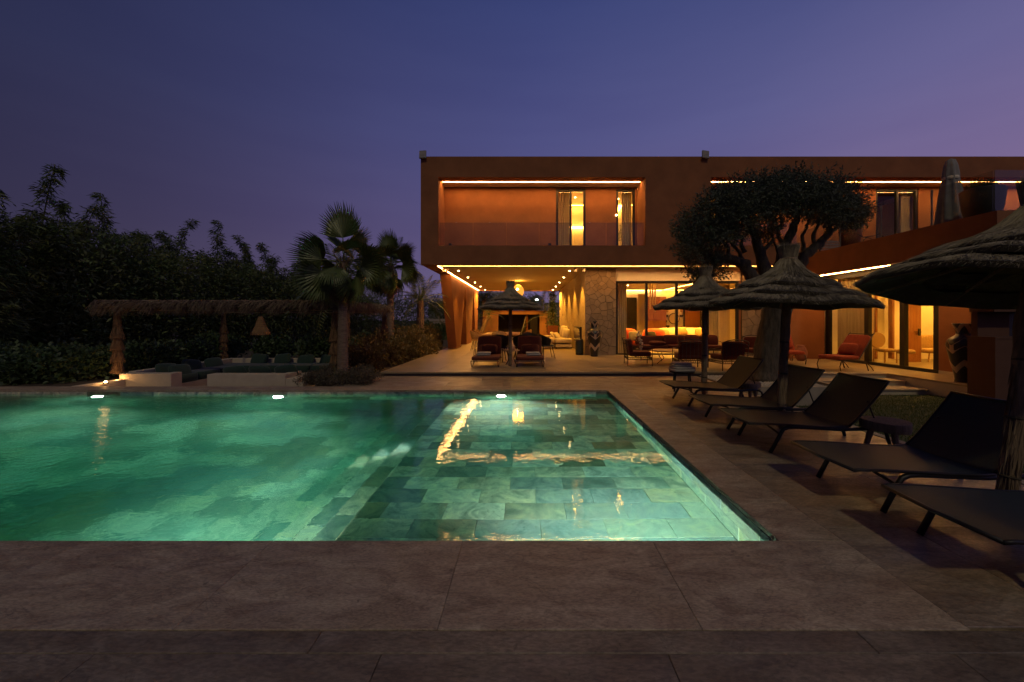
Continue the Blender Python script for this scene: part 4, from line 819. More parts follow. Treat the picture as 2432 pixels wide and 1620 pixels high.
# planter round the olive, filled with white gravel
pb = E('stone_planter', (6.3, 9.0, 0), 'low stone planter edge holding white gravel round the olive tree', 'planter')
for a, b, c, d in ((4.72, 6.60, 7.74, 7.86), (4.72, 4.84, 7.862, 8.7), (6.48, 6.60, 7.862, 8.7)): MB().box(a, b, c, d, -.40, .17).build('edge_wall', mt['paleedge'], pb, bevel=.006, seg=1)
MB().box(4.726, 6.69, 8.72, 10.44, -.41, .0).build('gravel_bed', mt['mortar'], pb); MB().box(4.843, 6.477, 7.864, 8.719, -.41, .10).build('gravel_bed', mt['mortar'], pb)
n = 9000; x = RNG.uniform(4.75, 6.46, n); y = RNG.uniform(7.88, 10.40, n); z = np.where(y < 8.72, .10, .0)+.002; ok = (x < 5.85) | (y < 10.4); r_ = RNG.uniform(.012, .028, n)[:, None]
oc = np.array([[1, 0, 0], [0, 1, 0], [-1, 0, 0], [0, -1, 0], [0, 0, .8], [0, 0, -.8]]); base = np.stack([x, y, z+.008], 1); V = (base[:, None, :]+oc[None]*r_[:, None]*RNG.uniform(.7, 1.2, (n, 6, 1))).reshape(-1, 3)
fo = np.array([[0, 1, 4], [1, 2, 4], [2, 3, 4], [3, 0, 4], [1, 0, 5], [2, 1, 5], [3, 2, 5], [0, 3, 5]]); Fc = (np.arange(n)[:, None, None]*6+fo[None]).reshape(-1, 3)
link('gravel', fast_mesh('gravel', V, Fc, mt['gravel']))['kind'] = 'stuff'
# ------------------------------------------------------------------ thatched parasols
def tier(r0, z0, r1, z1, n, w, over=.06, core=True, th=.07, seed=0, wav=.014):
    rg = np.random.default_rng(seed); a = rg.uniform(0, 2*np.pi, n); u = rg.random(n)**.7*.8; L = rg.uniform(.25, .5, n)
    e = np.minimum(u+L, 1+rg.uniform(-.04, over/(r1-r0), n)); lift = rg.uniform(.0, .016, n)
    wz = wav*np.sin(a*5+seed)+wav*.7*np.sin(a*11+2*seed)
    def pt(u_, a_, l): r = r0+(r1-r0)*u_; return np.stack([r*np.cos(a_), r*np.sin(a_), z0+(z1-z0)*u_**.9+wz+l-.05*np.clip(u_-.8, 0, 1)], 1)
    return blades(pt(u, a, lift), pt(e, a+rg.normal(size=n)*.035, lift-rg.random(n)*th*.6*(e > .9)), rg.uniform(.6, 1.3, n)*w)
def tier_core(r0, z0, r1, z1, th, seed, wav=.014):
    m = MB(); n = 48; vs = []
    for r, z in ((r0, z0), ((r0+r1)/2, z0+(z1-z0)*.55), (r1, z1-.012), (r1-.01, z1-th), (r0+.02, z0-th)):
        for j in range(n):
            a = 2*math.pi*j/n; rr = r*(1+.012*math.sin(7*a+seed)+.01*math.sin(17*a)); vs.append((rr*math.cos(a), rr*math.sin(a), z+wav*math.sin(a*5+seed)+wav*.7*math.sin(a*11+2*seed)))
    fs = [(i*n+j, i*n+(j+1) % n, (i+1)*n+(j+1) % n, (i+1)*n+j) for i in range(4) for j in range(n)]
    return m.add(vs, fs)
PAR = {}
def parasol_proto(R_, zr, zt, w, nb, pole_h, detail):
    """R_ rim radius, zr rim height, zt top of the brush"""
    s = R_/1.0; d = zt-zr; out = []; Z = lambda z: zr+(z-1.83)/.85*d
    T = [(.20*s, Z(2.235), .60*s, Z(2.065)), (.45*s, Z(2.045), .83*s, Z(1.935)), (.68*s, Z(1.925), R_, Z(1.82))]
    for i, (r0, z0, r1, z1) in enumerate(T):
        V, Fc = tier(r0, z0, r1, z1, nb*(3+i)//3, w, seed=i+1); out.append(('thatch_tier', tier_core(r0, z0, r1, z1, .055, i+1).mesh('thatch_tier', mt['thatch_dark']), [('straw', fast_mesh('straw', V, Fc, mt['thatch']))]))
    prof = [(.33*s, Z(2.17)), (.25*s, Z(2.22)), (.165*s, Z(2.31)), (.105*s, Z(2.42)), (.098*s, Z(2.44))]
    m = MB(); m.lathe(prof, 26); rg = np.random.default_rng(9); n = nb; a = rg.uniform(0, 6.28, n)
    rr = lambda u: np.interp(u, [0, .25, .5, .75, 1], [.102*s, .15*s, .215*s, .285*s, .40*s]); zz = lambda u: np.interp(u, [0, .25, .5, .75, 1], [Z(2.44), Z(2.34), Z(2.26), Z(2.21), Z(2.145)])
    u0 = rg.random(n)*.6; u1 = np.minimum(u0+rg.uniform(.25, .6, n), 1.0); a1 = a+rg.normal(size=n)*.10
    A = np.stack([rr(u0)*np.cos(a), rr(u0)*np.sin(a), zz(u0)+.008], 1); Bp = np.stack([(rr(u1)+.01)*np.cos(a1), (rr(u1)+.01)*np.sin(a1), zz(u1)+rg.random(n)*.02], 1)
    V, Fc = blades(A, Bp, rg.uniform(.6, 1.4, n)*w*1.2); out.append(('thatch_cone', m.mesh('thatch_cone', mt['thatch_dark'], smooth=True), [('straw', fast_mesh('straw', V, Fc, mt['thatch']))]))
    m = MB(); m.lathe([(.092*s, Z(2.44)), (.10*s, Z(2.50)), (.128*s, Z(2.62)), (.118*s, Z(2.635))], 20); n = nb//3; a = rg.uniform(0, 6.28, n); a1 = a+rg.normal(size=n)*.25; k = rg.uniform(.55, 1.04, n); q = rg.uniform(.65, 1, n)
    A = np.stack([.098*s*np.cos(a), .098*s*np.sin(a), np.full(n, Z(2.44))], 1); Bp = np.stack([(.098+.052*k)*s*q*np.cos(a1), (.098+.052*k)*s*q*np.sin(a1), Z(2.44+.24*k)], 1); V, Fc = blades(A, Bp, rg.uniform(.6, 1.4, n)*w)
    out.append(('thatch_brush', m.mesh('thatch_brush', mt['thatch_dark'], smooth=True), [('straw', fast_mesh('straw', V, Fc, mt['thatch']))]))
    m = MB(); m.lathe([(.104*s, Z(2.42)), (.112*s, Z(2.44)), (.104*s, Z(2.46))], 20); out.append(('binding', m.mesh('binding', mt['pole']), []))
    m = MB(); n = 56; r0, r1 = .05, R_*.985
    m.lathe([(r0, Z(2.2)), (.45*s, Z(2.02)), (r1, zr-.045)], n); m.f = m.f[:-2]; out.append(('reed_lining', m.mesh('reed_lining', mt['reed']), []))
    for k in range(8):
        a = k*math.pi/4+.2; c, sn = math.cos(a), math.sin(a); m = MB(); m.tube([(.05*c, .05*sn, Z(2.12)), (.93*R_*c, .93*R_*sn, zr-.045)], .014, 6); out.append(('rib', m.mesh('rib', mt['pole']), []))
    m = MB(); zs = np.linspace(0, pole_h, 26); m.tube([(0.012*math.sin(z*5), .012*math.cos(z*4), z) for z in zs], [.042+.012*abs(math.sin(z*3.3))+.006*random.uniform(-1, 1) for z in zs], 12); kids = []
    for z in (.35, .8, 1.25):
        q = MB(); q.lathe([(.054, z-.012), (.062, z), (.054, z+.012)], 14); kids.append(('binding', q.mesh('binding', mt['thatch_dark'])))
    n = 500; a = rg.uniform(0, 6.28, n); z = rg.uniform(.02, pole_h*.95, n); A = np.stack([.046*np.cos(a), .046*np.sin(a), z], 1); a1 = a+rg.normal(size=n)*.1; Bp = np.stack([.062*np.cos(a1), .062*np.sin(a1), z-rg.uniform(.1, .35, n)], 1); Bp[:, 2] = np.maximum(Bp[:, 2], .005)
    V, Fc = blades(A, Bp, .006); kids.append(('straw', fast_mesh('straw', V, Fc, mt['pole']))); out.append(('pole', m.mesh('pole', mt['pole'], smooth=True), kids))
    return out
def parasol(proto, loc, rot, label, sc=1):
    r = E('thatched_parasol', loc, label, 'parasol', 'thatched parasols')
    for nm, me, kids in proto:
        o = link(nm, me, r)
        for kn, km in kids:
            q = link(kn, km, o)
            if kn == 'straw': q['kind'] = 'stuff'
    r.rotation_mode = 'ZXY'; r.rotation_euler = rot; r.scale = (sc,)*3; return r
P1 = parasol_proto(1.02, 1.83, 2.68, .0048, 5200, 2.2, 1)
P3 = parasol_proto(1.03, 1.84, 2.70, .0034, 14000, 2.2, 1)
parasol(P1, (-.51, 11.8, .10), (0, 0, .5), 'thatched parasol on the terrace between the two red chaise longues', 1.0)
parasol(P1, (3.70, 7.9, 0), (0, R(.6), 2.1), 'thatched parasol by the stool of folded towels in front of the big window', 1.0)
parasol(P1, (3.62, 5.4, 0), (R(.5), R(2.2), 4.0), 'thatched parasol in front of the olive tree trunk', .985)
parasol(P3, (3.65, 2.90, 0), (R(-1.0), R(8.3), 1.0), 'largest thatched parasol, cut off by the right edge')

# ------------------------------------------------------------------ sun loungers
SLW = .35
def lounger_proto():
    r = E('sun_lounger', (0, 0, 0), 'x', 'sun lounger', 'dark mesh sun loungers beside the pool')
    seat = [(0, .352), (.06, .356), (.25, .350), (.5, .335), (.8, .315), (1.02, .308), (1.14, .318)]; back = [(1.145, .324), (1.22, .39), (1.34, .52), (1.46, .66), (1.56, .785), (1.60, .84)]
    def sheet(pr, name, sag):
        m = MB(); ny = 8; vs = []
        for dz in (0, -.008):
            for x, z in pr:
                for j in range(ny+1):
                    y = -SLW+2*SLW*j/ny; s = sag*(1-(y/SLW)**2); vs.append((x, y, z+dz-s))
        k = len(pr)*(ny+1); q = lambda i, j, b: b+i*(ny+1)+j
        fs = [(q(i, j, 0), q(i+1, j, 0), q(i+1, j+1, 0), q(i, j+1, 0)) for i in range(len(pr)-1) for j in range(ny)]+[(q(i, j, k), q(i, j+1, k), q(i+1, j+1, k), q(i+1, j, k)) for i in range(len(pr)-1) for j in range(ny)]
        m.add(vs, fs); return m.build(name, mt['darkfab'], r, smooth=True)
    sheet(seat, 'seat', .015); sheet(back, 'backrest', .018)
    for s in (-1, 1):
        y = s*SLW; MB().tube([(x, y, z-.008) for x, z in seat], .014, 8).build('seat_rail', mt['black'], r, smooth=True); MB().tube([(x, y, z-.008) for x, z in back], .014, 8).build('back_rail', mt['black'], r, smooth=True)
        yy = s*(SLW-.015)
        MB().tube([(.25, yy, 0), (.37, yy, .22), (.405, yy, .275), (.46, yy, .297), (.55, yy, .30), (1.1, yy, .275), (1.42, yy, .285), (1.55, yy, .29)], .021, 10).build('frame', mt['black'], r, smooth=True)
        MB().tube([(1.50, yy, .285), (1.58, yy, .25), (1.66, yy, 0)], .019, 8).build('leg', mt['black'], r, smooth=True)
        MB().tube([(1.40, yy*.9, .60), (1.52, yy*.9, .29)], .009, 6).build('back_strut', mt['black'], r)
    MB().tube([(0, -SLW, .345), (-.005, 0, .338), (0, SLW, .345)], .014, 8).build('foot_rail', mt['black'], r, smooth=True); MB().tube([(1.60, -SLW, .832), (1.605, 0, .825), (1.60, SLW, .832)], .014, 8).build('head_rail', mt['black'], r, smooth=True)
    MB().tube([(.36, -SLW+.02, .22), (.42, 0, .235), (.36, SLW-.02, .22)], .013, 6).build('cross_bar', mt['black'], r)
    return r
lp = lounger_proto()
for i, (y, x, rz, l) in enumerate(((7.08, 2.62, .03, 'farthest dark sun lounger, beside the stool of folded towels'), (5.69, 2.59, .0, 'sun lounger beside the pole of the parasol in front of the olive tree'), (4.74, 2.58, -.01, 'middle sun lounger, its backrest standing against the lawn'), (3.38, 2.61, .01, 'sun lounger beneath the largest parasol, next to the wooden block table'), (2.40, 2.58, -.01, 'nearest sun lounger, its head cut off by the right edge'))):
    o = lp if i == 0 else copy_tree(lp); o.location = (x, y, 0); o.rotation_euler.z = rz; o['label'] = l
def block_table(loc, r_, h, th, label, rot=.3):
    t = E('side_table', loc, label, 'side table', 'wooden block tables'); m = MB(); n = 22; rg = random.Random(int(loc[1]*10)); pr = [r_*(1+.06*math.sin(3*2*math.pi*j/n+rg.random())+rg.uniform(-.015, .015)) for j in range(n)]
    vs = [(loc[0]+pr[j]*k*math.cos(2*math.pi*j/n), loc[1]+pr[j]*k*math.sin(2*math.pi*j/n), loc[2]+z) for z, k in ((h-th, .97), (h-th*.5, 1), (h-.006, .995), (h, .97)) for j in range(n)]
    m.add(vs, [(i*n+j, i*n+(j+1) % n, (i+1)*n+(j+1) % n, (i+1)*n+j) for i in range(3) for j in range(n)]+[tuple(range(n))[::-1], tuple(range(3*n, 4*n))]); m.build('table_top', mt['pole'], t, smooth=False)
    for k in range(3):
        a = rot+k*2.094; c, s = math.cos(a), math.sin(a); L = Vector(loc); MB().tube([L+Vector((r_*.55*c, r_*.55*s, h-th)), L+Vector((r_*.85*c, r_*.85*s, 0))], [.032, .024], 8).build('leg', mt['pole'], t)
block_table((4.10, 4.32, 0), .225, .40, .10, 'wooden block table on splayed legs beneath the largest parasol'); block_table((4.1, 7.0, 0), .20, .39, .10, 'wooden block table between the two farthest loungers', .9)
stl = E('towel_stool', (3.38, 8.25, 0), 'dark stool on straight legs carrying folded towels', 'stool'); MB().lathe([(.001, .40), (.26, .40), (.265, .43), (.001, .43)], 26, (3.38, 8.25, 0)).build('seat', mt['black'], stl)
for k in range(4):
    a = .5+k*1.571; MB().tube([(3.38+.2*math.cos(a), 8.25+.2*math.sin(a), .40), (3.38+.24*math.cos(a), 8.25+.24*math.sin(a), 0)], .017, 8).build('leg', mt['black'], stl)
def towel(c, size, label, layers=2, rz=0, group=None, mat='towel'):
    t = E('folded_towel', c, label, 'towel', group); h = size[2]/layers
    for i in range(layers):
        MB().cushion((c[0]+random.uniform(-.01, .01), c[1]+random.uniform(-.01, .01), c[2]+h*(i+.5)), (size[0]*(1-.04*i), size[1], h*1.05), .3, (0, 0, rz), 20, 8).build('fold', mt[mat], t, smooth=True)
towel((3.38, 8.25, .431), (.50, .34, .10), 'lower grey towel folded on the dark stool', 2, .1, 'towels on the stool'); towel((3.37, 8.24, .532), (.40, .30, .09), 'upper grey towel folded on top of the stack on the dark stool', 2, -.08, 'towels on the stool')

# ------------------------------------------------------------------ terrace furniture
TZ = .10
def chaise(x, y, label):
    r = E('chaise_longue', (0, 0, 0), label, 'chaise longue', 'red chaise longues under the terrace parasol'); w = .43
    MB().cushion((0, .58, .25), (.86, 1.16, .115), .22, nu=28, nv=8).build('seat_cushion', mt['red_shaded'], r, smooth=True)
    MB().cushion((0, 1.36, .54), (.80, .10, .78), .25, (R(-31), 0, 0), 28, 8).build('back_cushion', mt['red_shaded'], r, smooth=True)
    MB().tube([(-w, .02, .18), (w, .02, .18), (w, 1.15, .19), (-w, 1.15, .19), (-w, .02, .18)], .012, 6).build('seat_frame', mt['iron'], r); MB().tube([(-.40, 1.2, .2), (-.40, 1.62, .86), (.40, 1.62, .86), (.40, 1.2, .2)], .011, 6).build('back_frame', mt['iron'], r)
    for s in (-1, 1):
        MB().tube([(s*w, .02, .18), (s*w*.985, .03, .09), (s*w*.96, .05, .01), (s*w*.93, .07, 0), (s*w*.90, .12, .02), (s*w*.87, .18, .10), (s*w*.86, .22, .18)], .012, 7).build('leg', mt['iron'], r, smooth=True)
        MB().tube([(s*(w+.03), 1.15+.24*math.cos(a), .25+.24*math.sin(a)) for a in np.linspace(0, 6.283, 21)], .010, 6).build('wheel', mt['iron'], r, smooth=True); MB().tube([(s*.40, 1.1, .19), (s*.40, 1.22, 0)], .011, 6).build('leg', mt['iron'], r)
    r.location = (x, y, TZ); return r
def pillow(c, size, rot, label, mat='red_shaded', group=None, pinch=.32):
    m = MB().cushion((0, 0, 0), size, .45, (0, 0, 0), 24, 10, pinch); o = m.build('pillow', mt[mat], smooth=True); o.location = c; o.rotation_euler = rot; return tag(o, label, 'pillow', group)
for x, s in ((-1.27, 'left'), (.10, 'right')):
    side = 'beside the slanted columns' if s == 'left' else 'nearer the stone pier'
    chaise(x, 11.5, f'rust red chaise longue with a grey towel, {side}')
    pillow((x+(.0 if s == 'left' else .02), 12.56, .57), (.60, .36, .14), (R(59), 0, 0), f'rust red pillow leaning on the back of the chaise {side}', group='pillows on the red chaises')
    towel((x-(.09 if s == 'left' else -.10), 12.0, .42), (.46, .30, .10), f'grey towel folded on the chaise {side}', 2, .05, 'towels on the red chaises')
def round_table(c, r_, h, label, mat='iron', top='lightwood'):
    t = E('side_table', c, label, 'side table'); MB().lathe([(.001, h-.025), (r_, h-.025), (r_, h), (.001, h)], 26, c).build('table_top', mt[top], t); C = Vector(c)
    for k in range(4):
        a = .785+k*1.571; v = Vector((math.cos(a), math.sin(a), 0)); MB().tube([C+v*r_*.75+Vector((0, 0, h-.03)), C+v*r_*.45+Vector((0, 0, h*.5)), C+v*r_*.55+Vector((0, 0, h*.2)), C+v*r_*.9], .010, 6).build('leg', mt[mat], t, smooth=True)
round_table((-.50, 12.3, TZ), .27, .46, 'small round iron table behind the terrace parasol pole', top='paleedge')
def iron_chair(label, w=.74, d=.74, H=.86, group='iron armchairs with red cushions'):
    r = E('iron_armchair', (0, 0, 0), label, 'armchair', group); h = w/2; f = d/2
    MB().cushion((0, -.03, .37), (w*.92, d*.92, .15), .22, nu=24, nv=8).build('seat_cushion', mt['red_shaded'], r, smooth=True)
    MB().cushion((0, f-.10, .60), (w*.90, .13, .46), .3, (R(-8), 0, 0), 24, 8).build('back_cushion', mt['red_shaded'], r, smooth=True)
    for sx_ in (-1, 1):
        MB().tube([(sx_*h, -f, 0), (sx_*h, -f, .52)], .013, 6).build('leg', mt['iron'], r); MB().tube([(sx_*h, f, 0), (sx_*h, f, .40), (sx_*h, f+.05, H-.08)], .013, 6).build('leg', mt['iron'], r)
        MB().tube([(sx_*h, -f-.01, .52), (sx_*h, -f+.10, .585), (sx_*h, 0, .60), (sx_*h, f+.02, .66)], .013, 6).build('arm', mt['iron'], r, smooth=True)
    MB().tube([(h*math.sin(a)*1.0, f+.05+.01, H-.08+.10*math.cos(a)) for a in np.linspace(-1.57, 1.57, 13)], .014, 6).build('back_frame', mt['iron'], r, smooth=True); MB().tube([(h*math.sin(a)*.98, f+.05, H-.17+.09*math.cos(a)) for a in np.linspace(-1.57, 1.57, 13)], .008, 6).build('back_frame', mt['iron'], r, smooth=True)
    for k in range(6):
        x = -h+w*(k+1)/7; MB().tube([(x, f+.005, .28), (x, f+.05, H-.12+.09*math.cos(x/h*1.2))], .006, 5).build('back_slat', mt['iron'], r)
    for z in (.27, .20):
        MB().tube([(-h, -f, z), (h, -f, z), (h, f, z), (-h, f, z), (-h, -f, z)], .009, 5).build('apron_rail', mt['iron'], r)
    m = MB()
    for k in range(12):
        u = -h+w*(k+.5)/12
        for yy in (-f, f): m.tube([(u-.025, yy, .20), (u+.025, yy, .27)], .005, 4); m.tube([(u+.025, yy, .20), (u-.025, yy, .27)], .005, 4)
        v = -f+d*(k+.5)/12
        for xx in (-h, h): m.tube([(xx, v-.025, .20), (xx, v+.025, .27)], .005, 4); m.tube([(xx, v+.025, .20), (xx, v-.025, .27)], .005, 4)
    m.build('apron_lattice', mt['iron'], r, kind='stuff'); return r
ic = iron_chair('iron armchair with red cushions seen from the side, nearest the big window edge')
for i, (x, y, rz, l) in enumerate(((3.56, 12.15, R(84), ''), (4.80, 11.25, R(172), 'iron armchair seen from behind, left of the thatched parasol pole'), (5.85, 11.05, R(184), 'iron armchair seen from behind, right of the thatched parasol pole'), (8.0, 13.3, R(-28), 'iron armchair with red cushions half hidden by the olive trunk'))):
    o = ic if i == 0 else copy_tree(ic); o.location = (x, y, TZ); o.rotation_euler.z = rz
    if l: o['label'] = l
sf = E('iron_sofa', (5.7, 14.3, TZ), 'long rust red iron sofa under the big window', 'sofa')
MB().box(4.2, 7.2, 13.9, 14.62, .40, .43).build('seat_frame', mt['iron'], sf)
for k in range(3): MB().cushion((4.7+k*1.0, 14.22, .52), (.99, .72, .16), .2, nu=24, nv=8).build('seat_cushion', mt['red_shaded'], sf, smooth=True)
MB().cushion((5.7, 14.60, .74), (3.04, .12, .36), .22, (R(-8), 0, 0), 30, 8).build('back_cushion', mt['red_shaded'], sf, smooth=True); MB().tube([(4.18, 14.68, .62), (4.4, 14.70, .86), (5.7, 14.70, .94), (7.0, 14.70, .86), (7.22, 14.68, .62)], .016, 6).build('back_frame', mt['iron'], sf, smooth=True)
for x in (4.2, 5.7, 7.2):
    for y in (13.92, 14.6): MB().tube([(x, y, .40), (x, y, .10)], .016, 6).build('leg', mt['iron'], sf)
for x in (4.17, 7.23): MB().tube([(x, 13.9, .41), (x, 13.9, .68), (x, 14.2, .73), (x, 14.64, .76)], .014, 6).build('arm', mt['iron'], sf, smooth=True)
for x, rz, ry, l in ((4.85, .1, R(88), 'rust red pillow lying flat on the sofa end by the side armchair'), (5.45, 0, 0, 'rust red pillow upright in the middle of the iron sofa'), (6.25, -.1, 0, 'rust red pillow upright behind the parasol pole'), (6.95, -.2, 0, 'rust red pillow upright at the far end of the iron sofa')):
    pillow((x, 14.36 if not ry else 14.1, .76 if not ry else .67), (.56, .44, .18), (R(72), 0, rz) if not ry else (0, 0, .2), l, group='pillows on the iron sofa')
ct = E('coffee_table', (4.75, 12.5, TZ), 'low iron coffee table with scrolled legs between the armchairs', 'coffee table')
MB().lathe([(.001, .40), (.62, .40), (.64, .42), (.62, .44), (.001, .44)], 32, (4.78, 12.55, TZ)).build('table_top', mt['lightwood'], ct)
for k in range(4):
    a = .3+k*1.571; v = Vector((math.cos(a), math.sin(a), 0)); C = Vector((4.78, 12.55, TZ)); MB().tube([C+v*.52+Vector((0, 0, .39)), C+v*.44+Vector((0, 0, .22)), C+v*.36+Vector((0, 0, .14)), C+v*.48+Vector((0, 0, .05)), C+v*.54], .013, 6).build('leg', mt['iron'], ct, smooth=True)
orc = E('orchid_pot', (3.98, 13.2, TZ), 'pale orchid on a slim white stand beside the side armchair', 'plant pot'); MB().lathe([(.07, 0), (.035, .03), (.03, .42), (.06, .5), (.055, .52)], 14, (3.98, 13.2, TZ)).build('stand', mt['white_fab'], orc)
MB().tube([(3.98, 13.2, .6), (3.99, 13.2, .85), (3.94, 13.2, 1.05), (3.86, 13.2, 1.12)], .006, 5).build('stem', mt['bamboo_stem'], orc)
for k in range(9):
    p = Vector((3.98, 13.2, .72)).lerp(Vector((3.88, 13.2, 1.10)), k/8)+Vector((random.uniform(-.05, .05), random.uniform(-.04, .04), random.uniform(-.03, .03))); MB().cushion(p, (.11, .05, .09), .9, (random.random(), 0, random.random()), 8, 5).build('flower', mt['white_fab'], orc, smooth=True)
# red chairs at the right
def relax(x, y, rz, label, pil):
    r = E('relax_chair', (0, 0, 0), label, 'lounge chair', 'red relax chairs by the side wing')
    MB().cushion((0, -.18, .37), (.68, .72, .11), .22, nu=24, nv=8).build('seat_cushion', mt['red'], r, smooth=True); MB().cushion((0, .36, .68), (.66, .10, .74), .25, (R(-33), 0, 0), 24, 8).build('back_cushion', mt['red'], r, smooth=True)
    for s in (-1, 1):
        MB().tube([(s*.34, -.48, 0), (s*.34, -.52, .14), (s*.34, -.47, .28), (s*.34, -.30, .32), (s*.34, .20, .29), (s*.34, .36, .22), (s*.34, .44, 0)], .013, 7).build('leg', mt['iron'], r, smooth=True); MB().tube([(s*.34, .12, .32), (s*.34, .60, 1.02), (s*.34, .66, 1.06)], .012, 6).build('back_rail', mt['iron'], r)
        MB().tube([(s*.35, .28, .29), (s*.35, .52, .10), (s*.35, .60, 0)], .010, 6).build('leg', mt['iron'], r)
    MB().tube([(-.34, .62, 1.03), (.34, .62, 1.03)], .012, 6).build('head_rail', mt['iron'], r); r.location = (x, y, TZ); r.rotation_euler.z = rz
    q = Vector(pil); q.rotate(Euler((0, 0, rz))); pillow(Vector((x, y, TZ))+q, (.50, .36, .17), (R(60), 0, rz), 'rust red pillow on '+label.split(',')[0].replace('rust red ', 'the '), 'red', group='pillows on the relax chairs')
relax(8.75, 12.75, R(-12), 'rust red relax chair facing the pool, right of the olive trunk', (0, .17, .62)); relax(9.15, 10.95, R(-80), 'rust red relax chair in profile, before the sliding door', (0, .16, .60))
urn = E('clay_urn', (9.75, 13.1, TZ), 'squat clay urn in the corner beside the orange wall', 'urn'); MB().lathe([(.10, 0), (.17, .12), (.20, .30), (.15, .44), (.11, .50), (.13, .55), (.11, .55)], 20, (9.62, 13.3, TZ)).build('body', mt['clay'], urn, smooth=True)
# patterned floor vases: zigzag bands as separate raised shells
def vase(c, h, label):
    r = E('floor_vase', c, label, 'vase', 'tall zigzag vases'); k = h/1.40
    pr = [(.150, 0), (.155, .03), (.150, .06), (.165, .18), (.225, .48), (.285, .78), (.300, .90), (.275, 1.00), (.20, 1.07), (.135, 1.12), (.125, 1.20), (.150, 1.28), (.185, 1.37), (.195, 1.40)]
    zs = [p[1]*k for p in pr]; rs = [p[0]*k*.98 for p in pr]; rad = lambda z: float(np.interp(z, zs, rs)); m = MB(); m.lathe([(a*k*.98, b*k) for a, b in pr]+[(.175*k, 1.40*k), (.12*k, 1.22*k)], 40, c); m.build('body', mt['vase_dark'], r, smooth=True)
    for zc, th in ((.37, .15), (.86, .20), (1.30, .13)):
        m = MB(); n = 80; vs = []
        for e in (-.5, .5):
            for j in range(n):
                a = 2*math.pi*j/n+.12; tri = abs(((a/(2*math.pi)*4) % 1)-.5)*2; z = min(max((zc-.09+.20*tri+e*th)*k, .004), 1.398*k); q = rad(z)+.004; vs.append((c[0]+q*math.cos(a-1.57-.785), c[1]+q*math.sin(a-1.57-.785), c[2]+z))
        m.add(vs, [(j, (j+1) % n, n+(j+1) % n, n+j) for j in range(n)]); m.build('zigzag_band', mt['vase_pale'], r, smooth=True)
mt['vase_dark'] = M('vase_dark_glaze', (.022, .018, .016), .3); mt['vase_pale'] = M('vase_pale_glaze', (.42, .30, .20), .55)
vase((2.66, 14.95, TZ), 1.38, 'tall dark vase with pale zigzag bands before the stone pier'); vase((10.12, 8.78, TZ), 1.36, 'tall dark vase with pale zigzag bands at the end of the wing terrace')
sp = E('loudspeaker', (2.12, 15.5, TZ), 'black floor loudspeaker at the corner of the stone wall', 'loudspeaker'); MB().lathe([(.15, 0), (.16, .02), (.16, .60), (.14, .64), (.001, .65)], 24, (2.17, 15.6, TZ)).build('body', mt['black'], sp, smooth=True); MB().lathe([(.163, .08), (.165, .1), (.165, .5), (.163, .52)], 24, (2.17, 15.6, TZ)).build('grille', mt['darkfab'], sp)
tv = E('wall_screen', (2.35, 17.2, .8), 'dark glossy screen mounted on the washed stone wall', 'screen'); MB().box(2.30, 2.372, 16.35, 18.5, .55, 1.22).build('frame', mt['black'], tv); MB().box(2.292, 2.299, 16.4, 18.45, .60, 1.18).build('panel', M('screen_face', (.01, .01, .01), .05), tv)
# white sectional sofa
ws = E('sectional_sofa', (1.6, 20.2, TZ), 'cream sectional sofa along the washed stone wall', 'sofa')
for x0, x1 in ((.52, 1.38), (1.40, 2.26)): MB().box(x0+.04, x1-.04, 18.75, 19.5, .18, .32).build('base', mt['white_fab'], ws); MB().cushion(((x0+x1)/2, 19.15, .50), (x1-x0-.01, .95, .22), .2, nu=24, nv=8).build('seat_cushion', mt['white_fab'], ws, smooth=True)
for x in (.6, 1.3, 1.46, 2.2): MB().box(x-.02, x+.02, 18.8, 18.84, .10, .18).build('leg', mt['black'], ws)
MB().cushion((1.75, 20.4, .48), (1.0, 1.6, .24), .2, nu=24, nv=8).build('seat_cushion', mt['white_fab'], ws, smooth=True); MB().box(1.3, 2.25, 19.7, 21.2, .12, .34).build('base', mt['white_fab'], ws); MB().cushion((1.15, 21.0, .62), (1.1, .5, .10), .3, nu=20, nv=8).build('arm_rest', mt['white_fab'], ws, smooth=True)
for y, z in ((19.7, .80), (20.7, .92)): MB().cushion((2.02, y, z), (.34, .85, .58), .4, (0, R(10), 0), 22, 8).build('back_cushion', mt['white_fab'], ws, smooth=True)
for i, (x, y) in enumerate(((1.52, 19.42), (1.62, 19.9), (1.42, 20.4))): pillow((x, y, .70), (.42, .42, .17), (R(55), 0, R(70)), ('cream roll pillow at the front of the sectional sofa', 'striped cream pillow in the middle of the sectional sofa', 'cream pillow at the back of the sectional sofa')[i], 'white_fab', 'pillows on the sectional sofa')
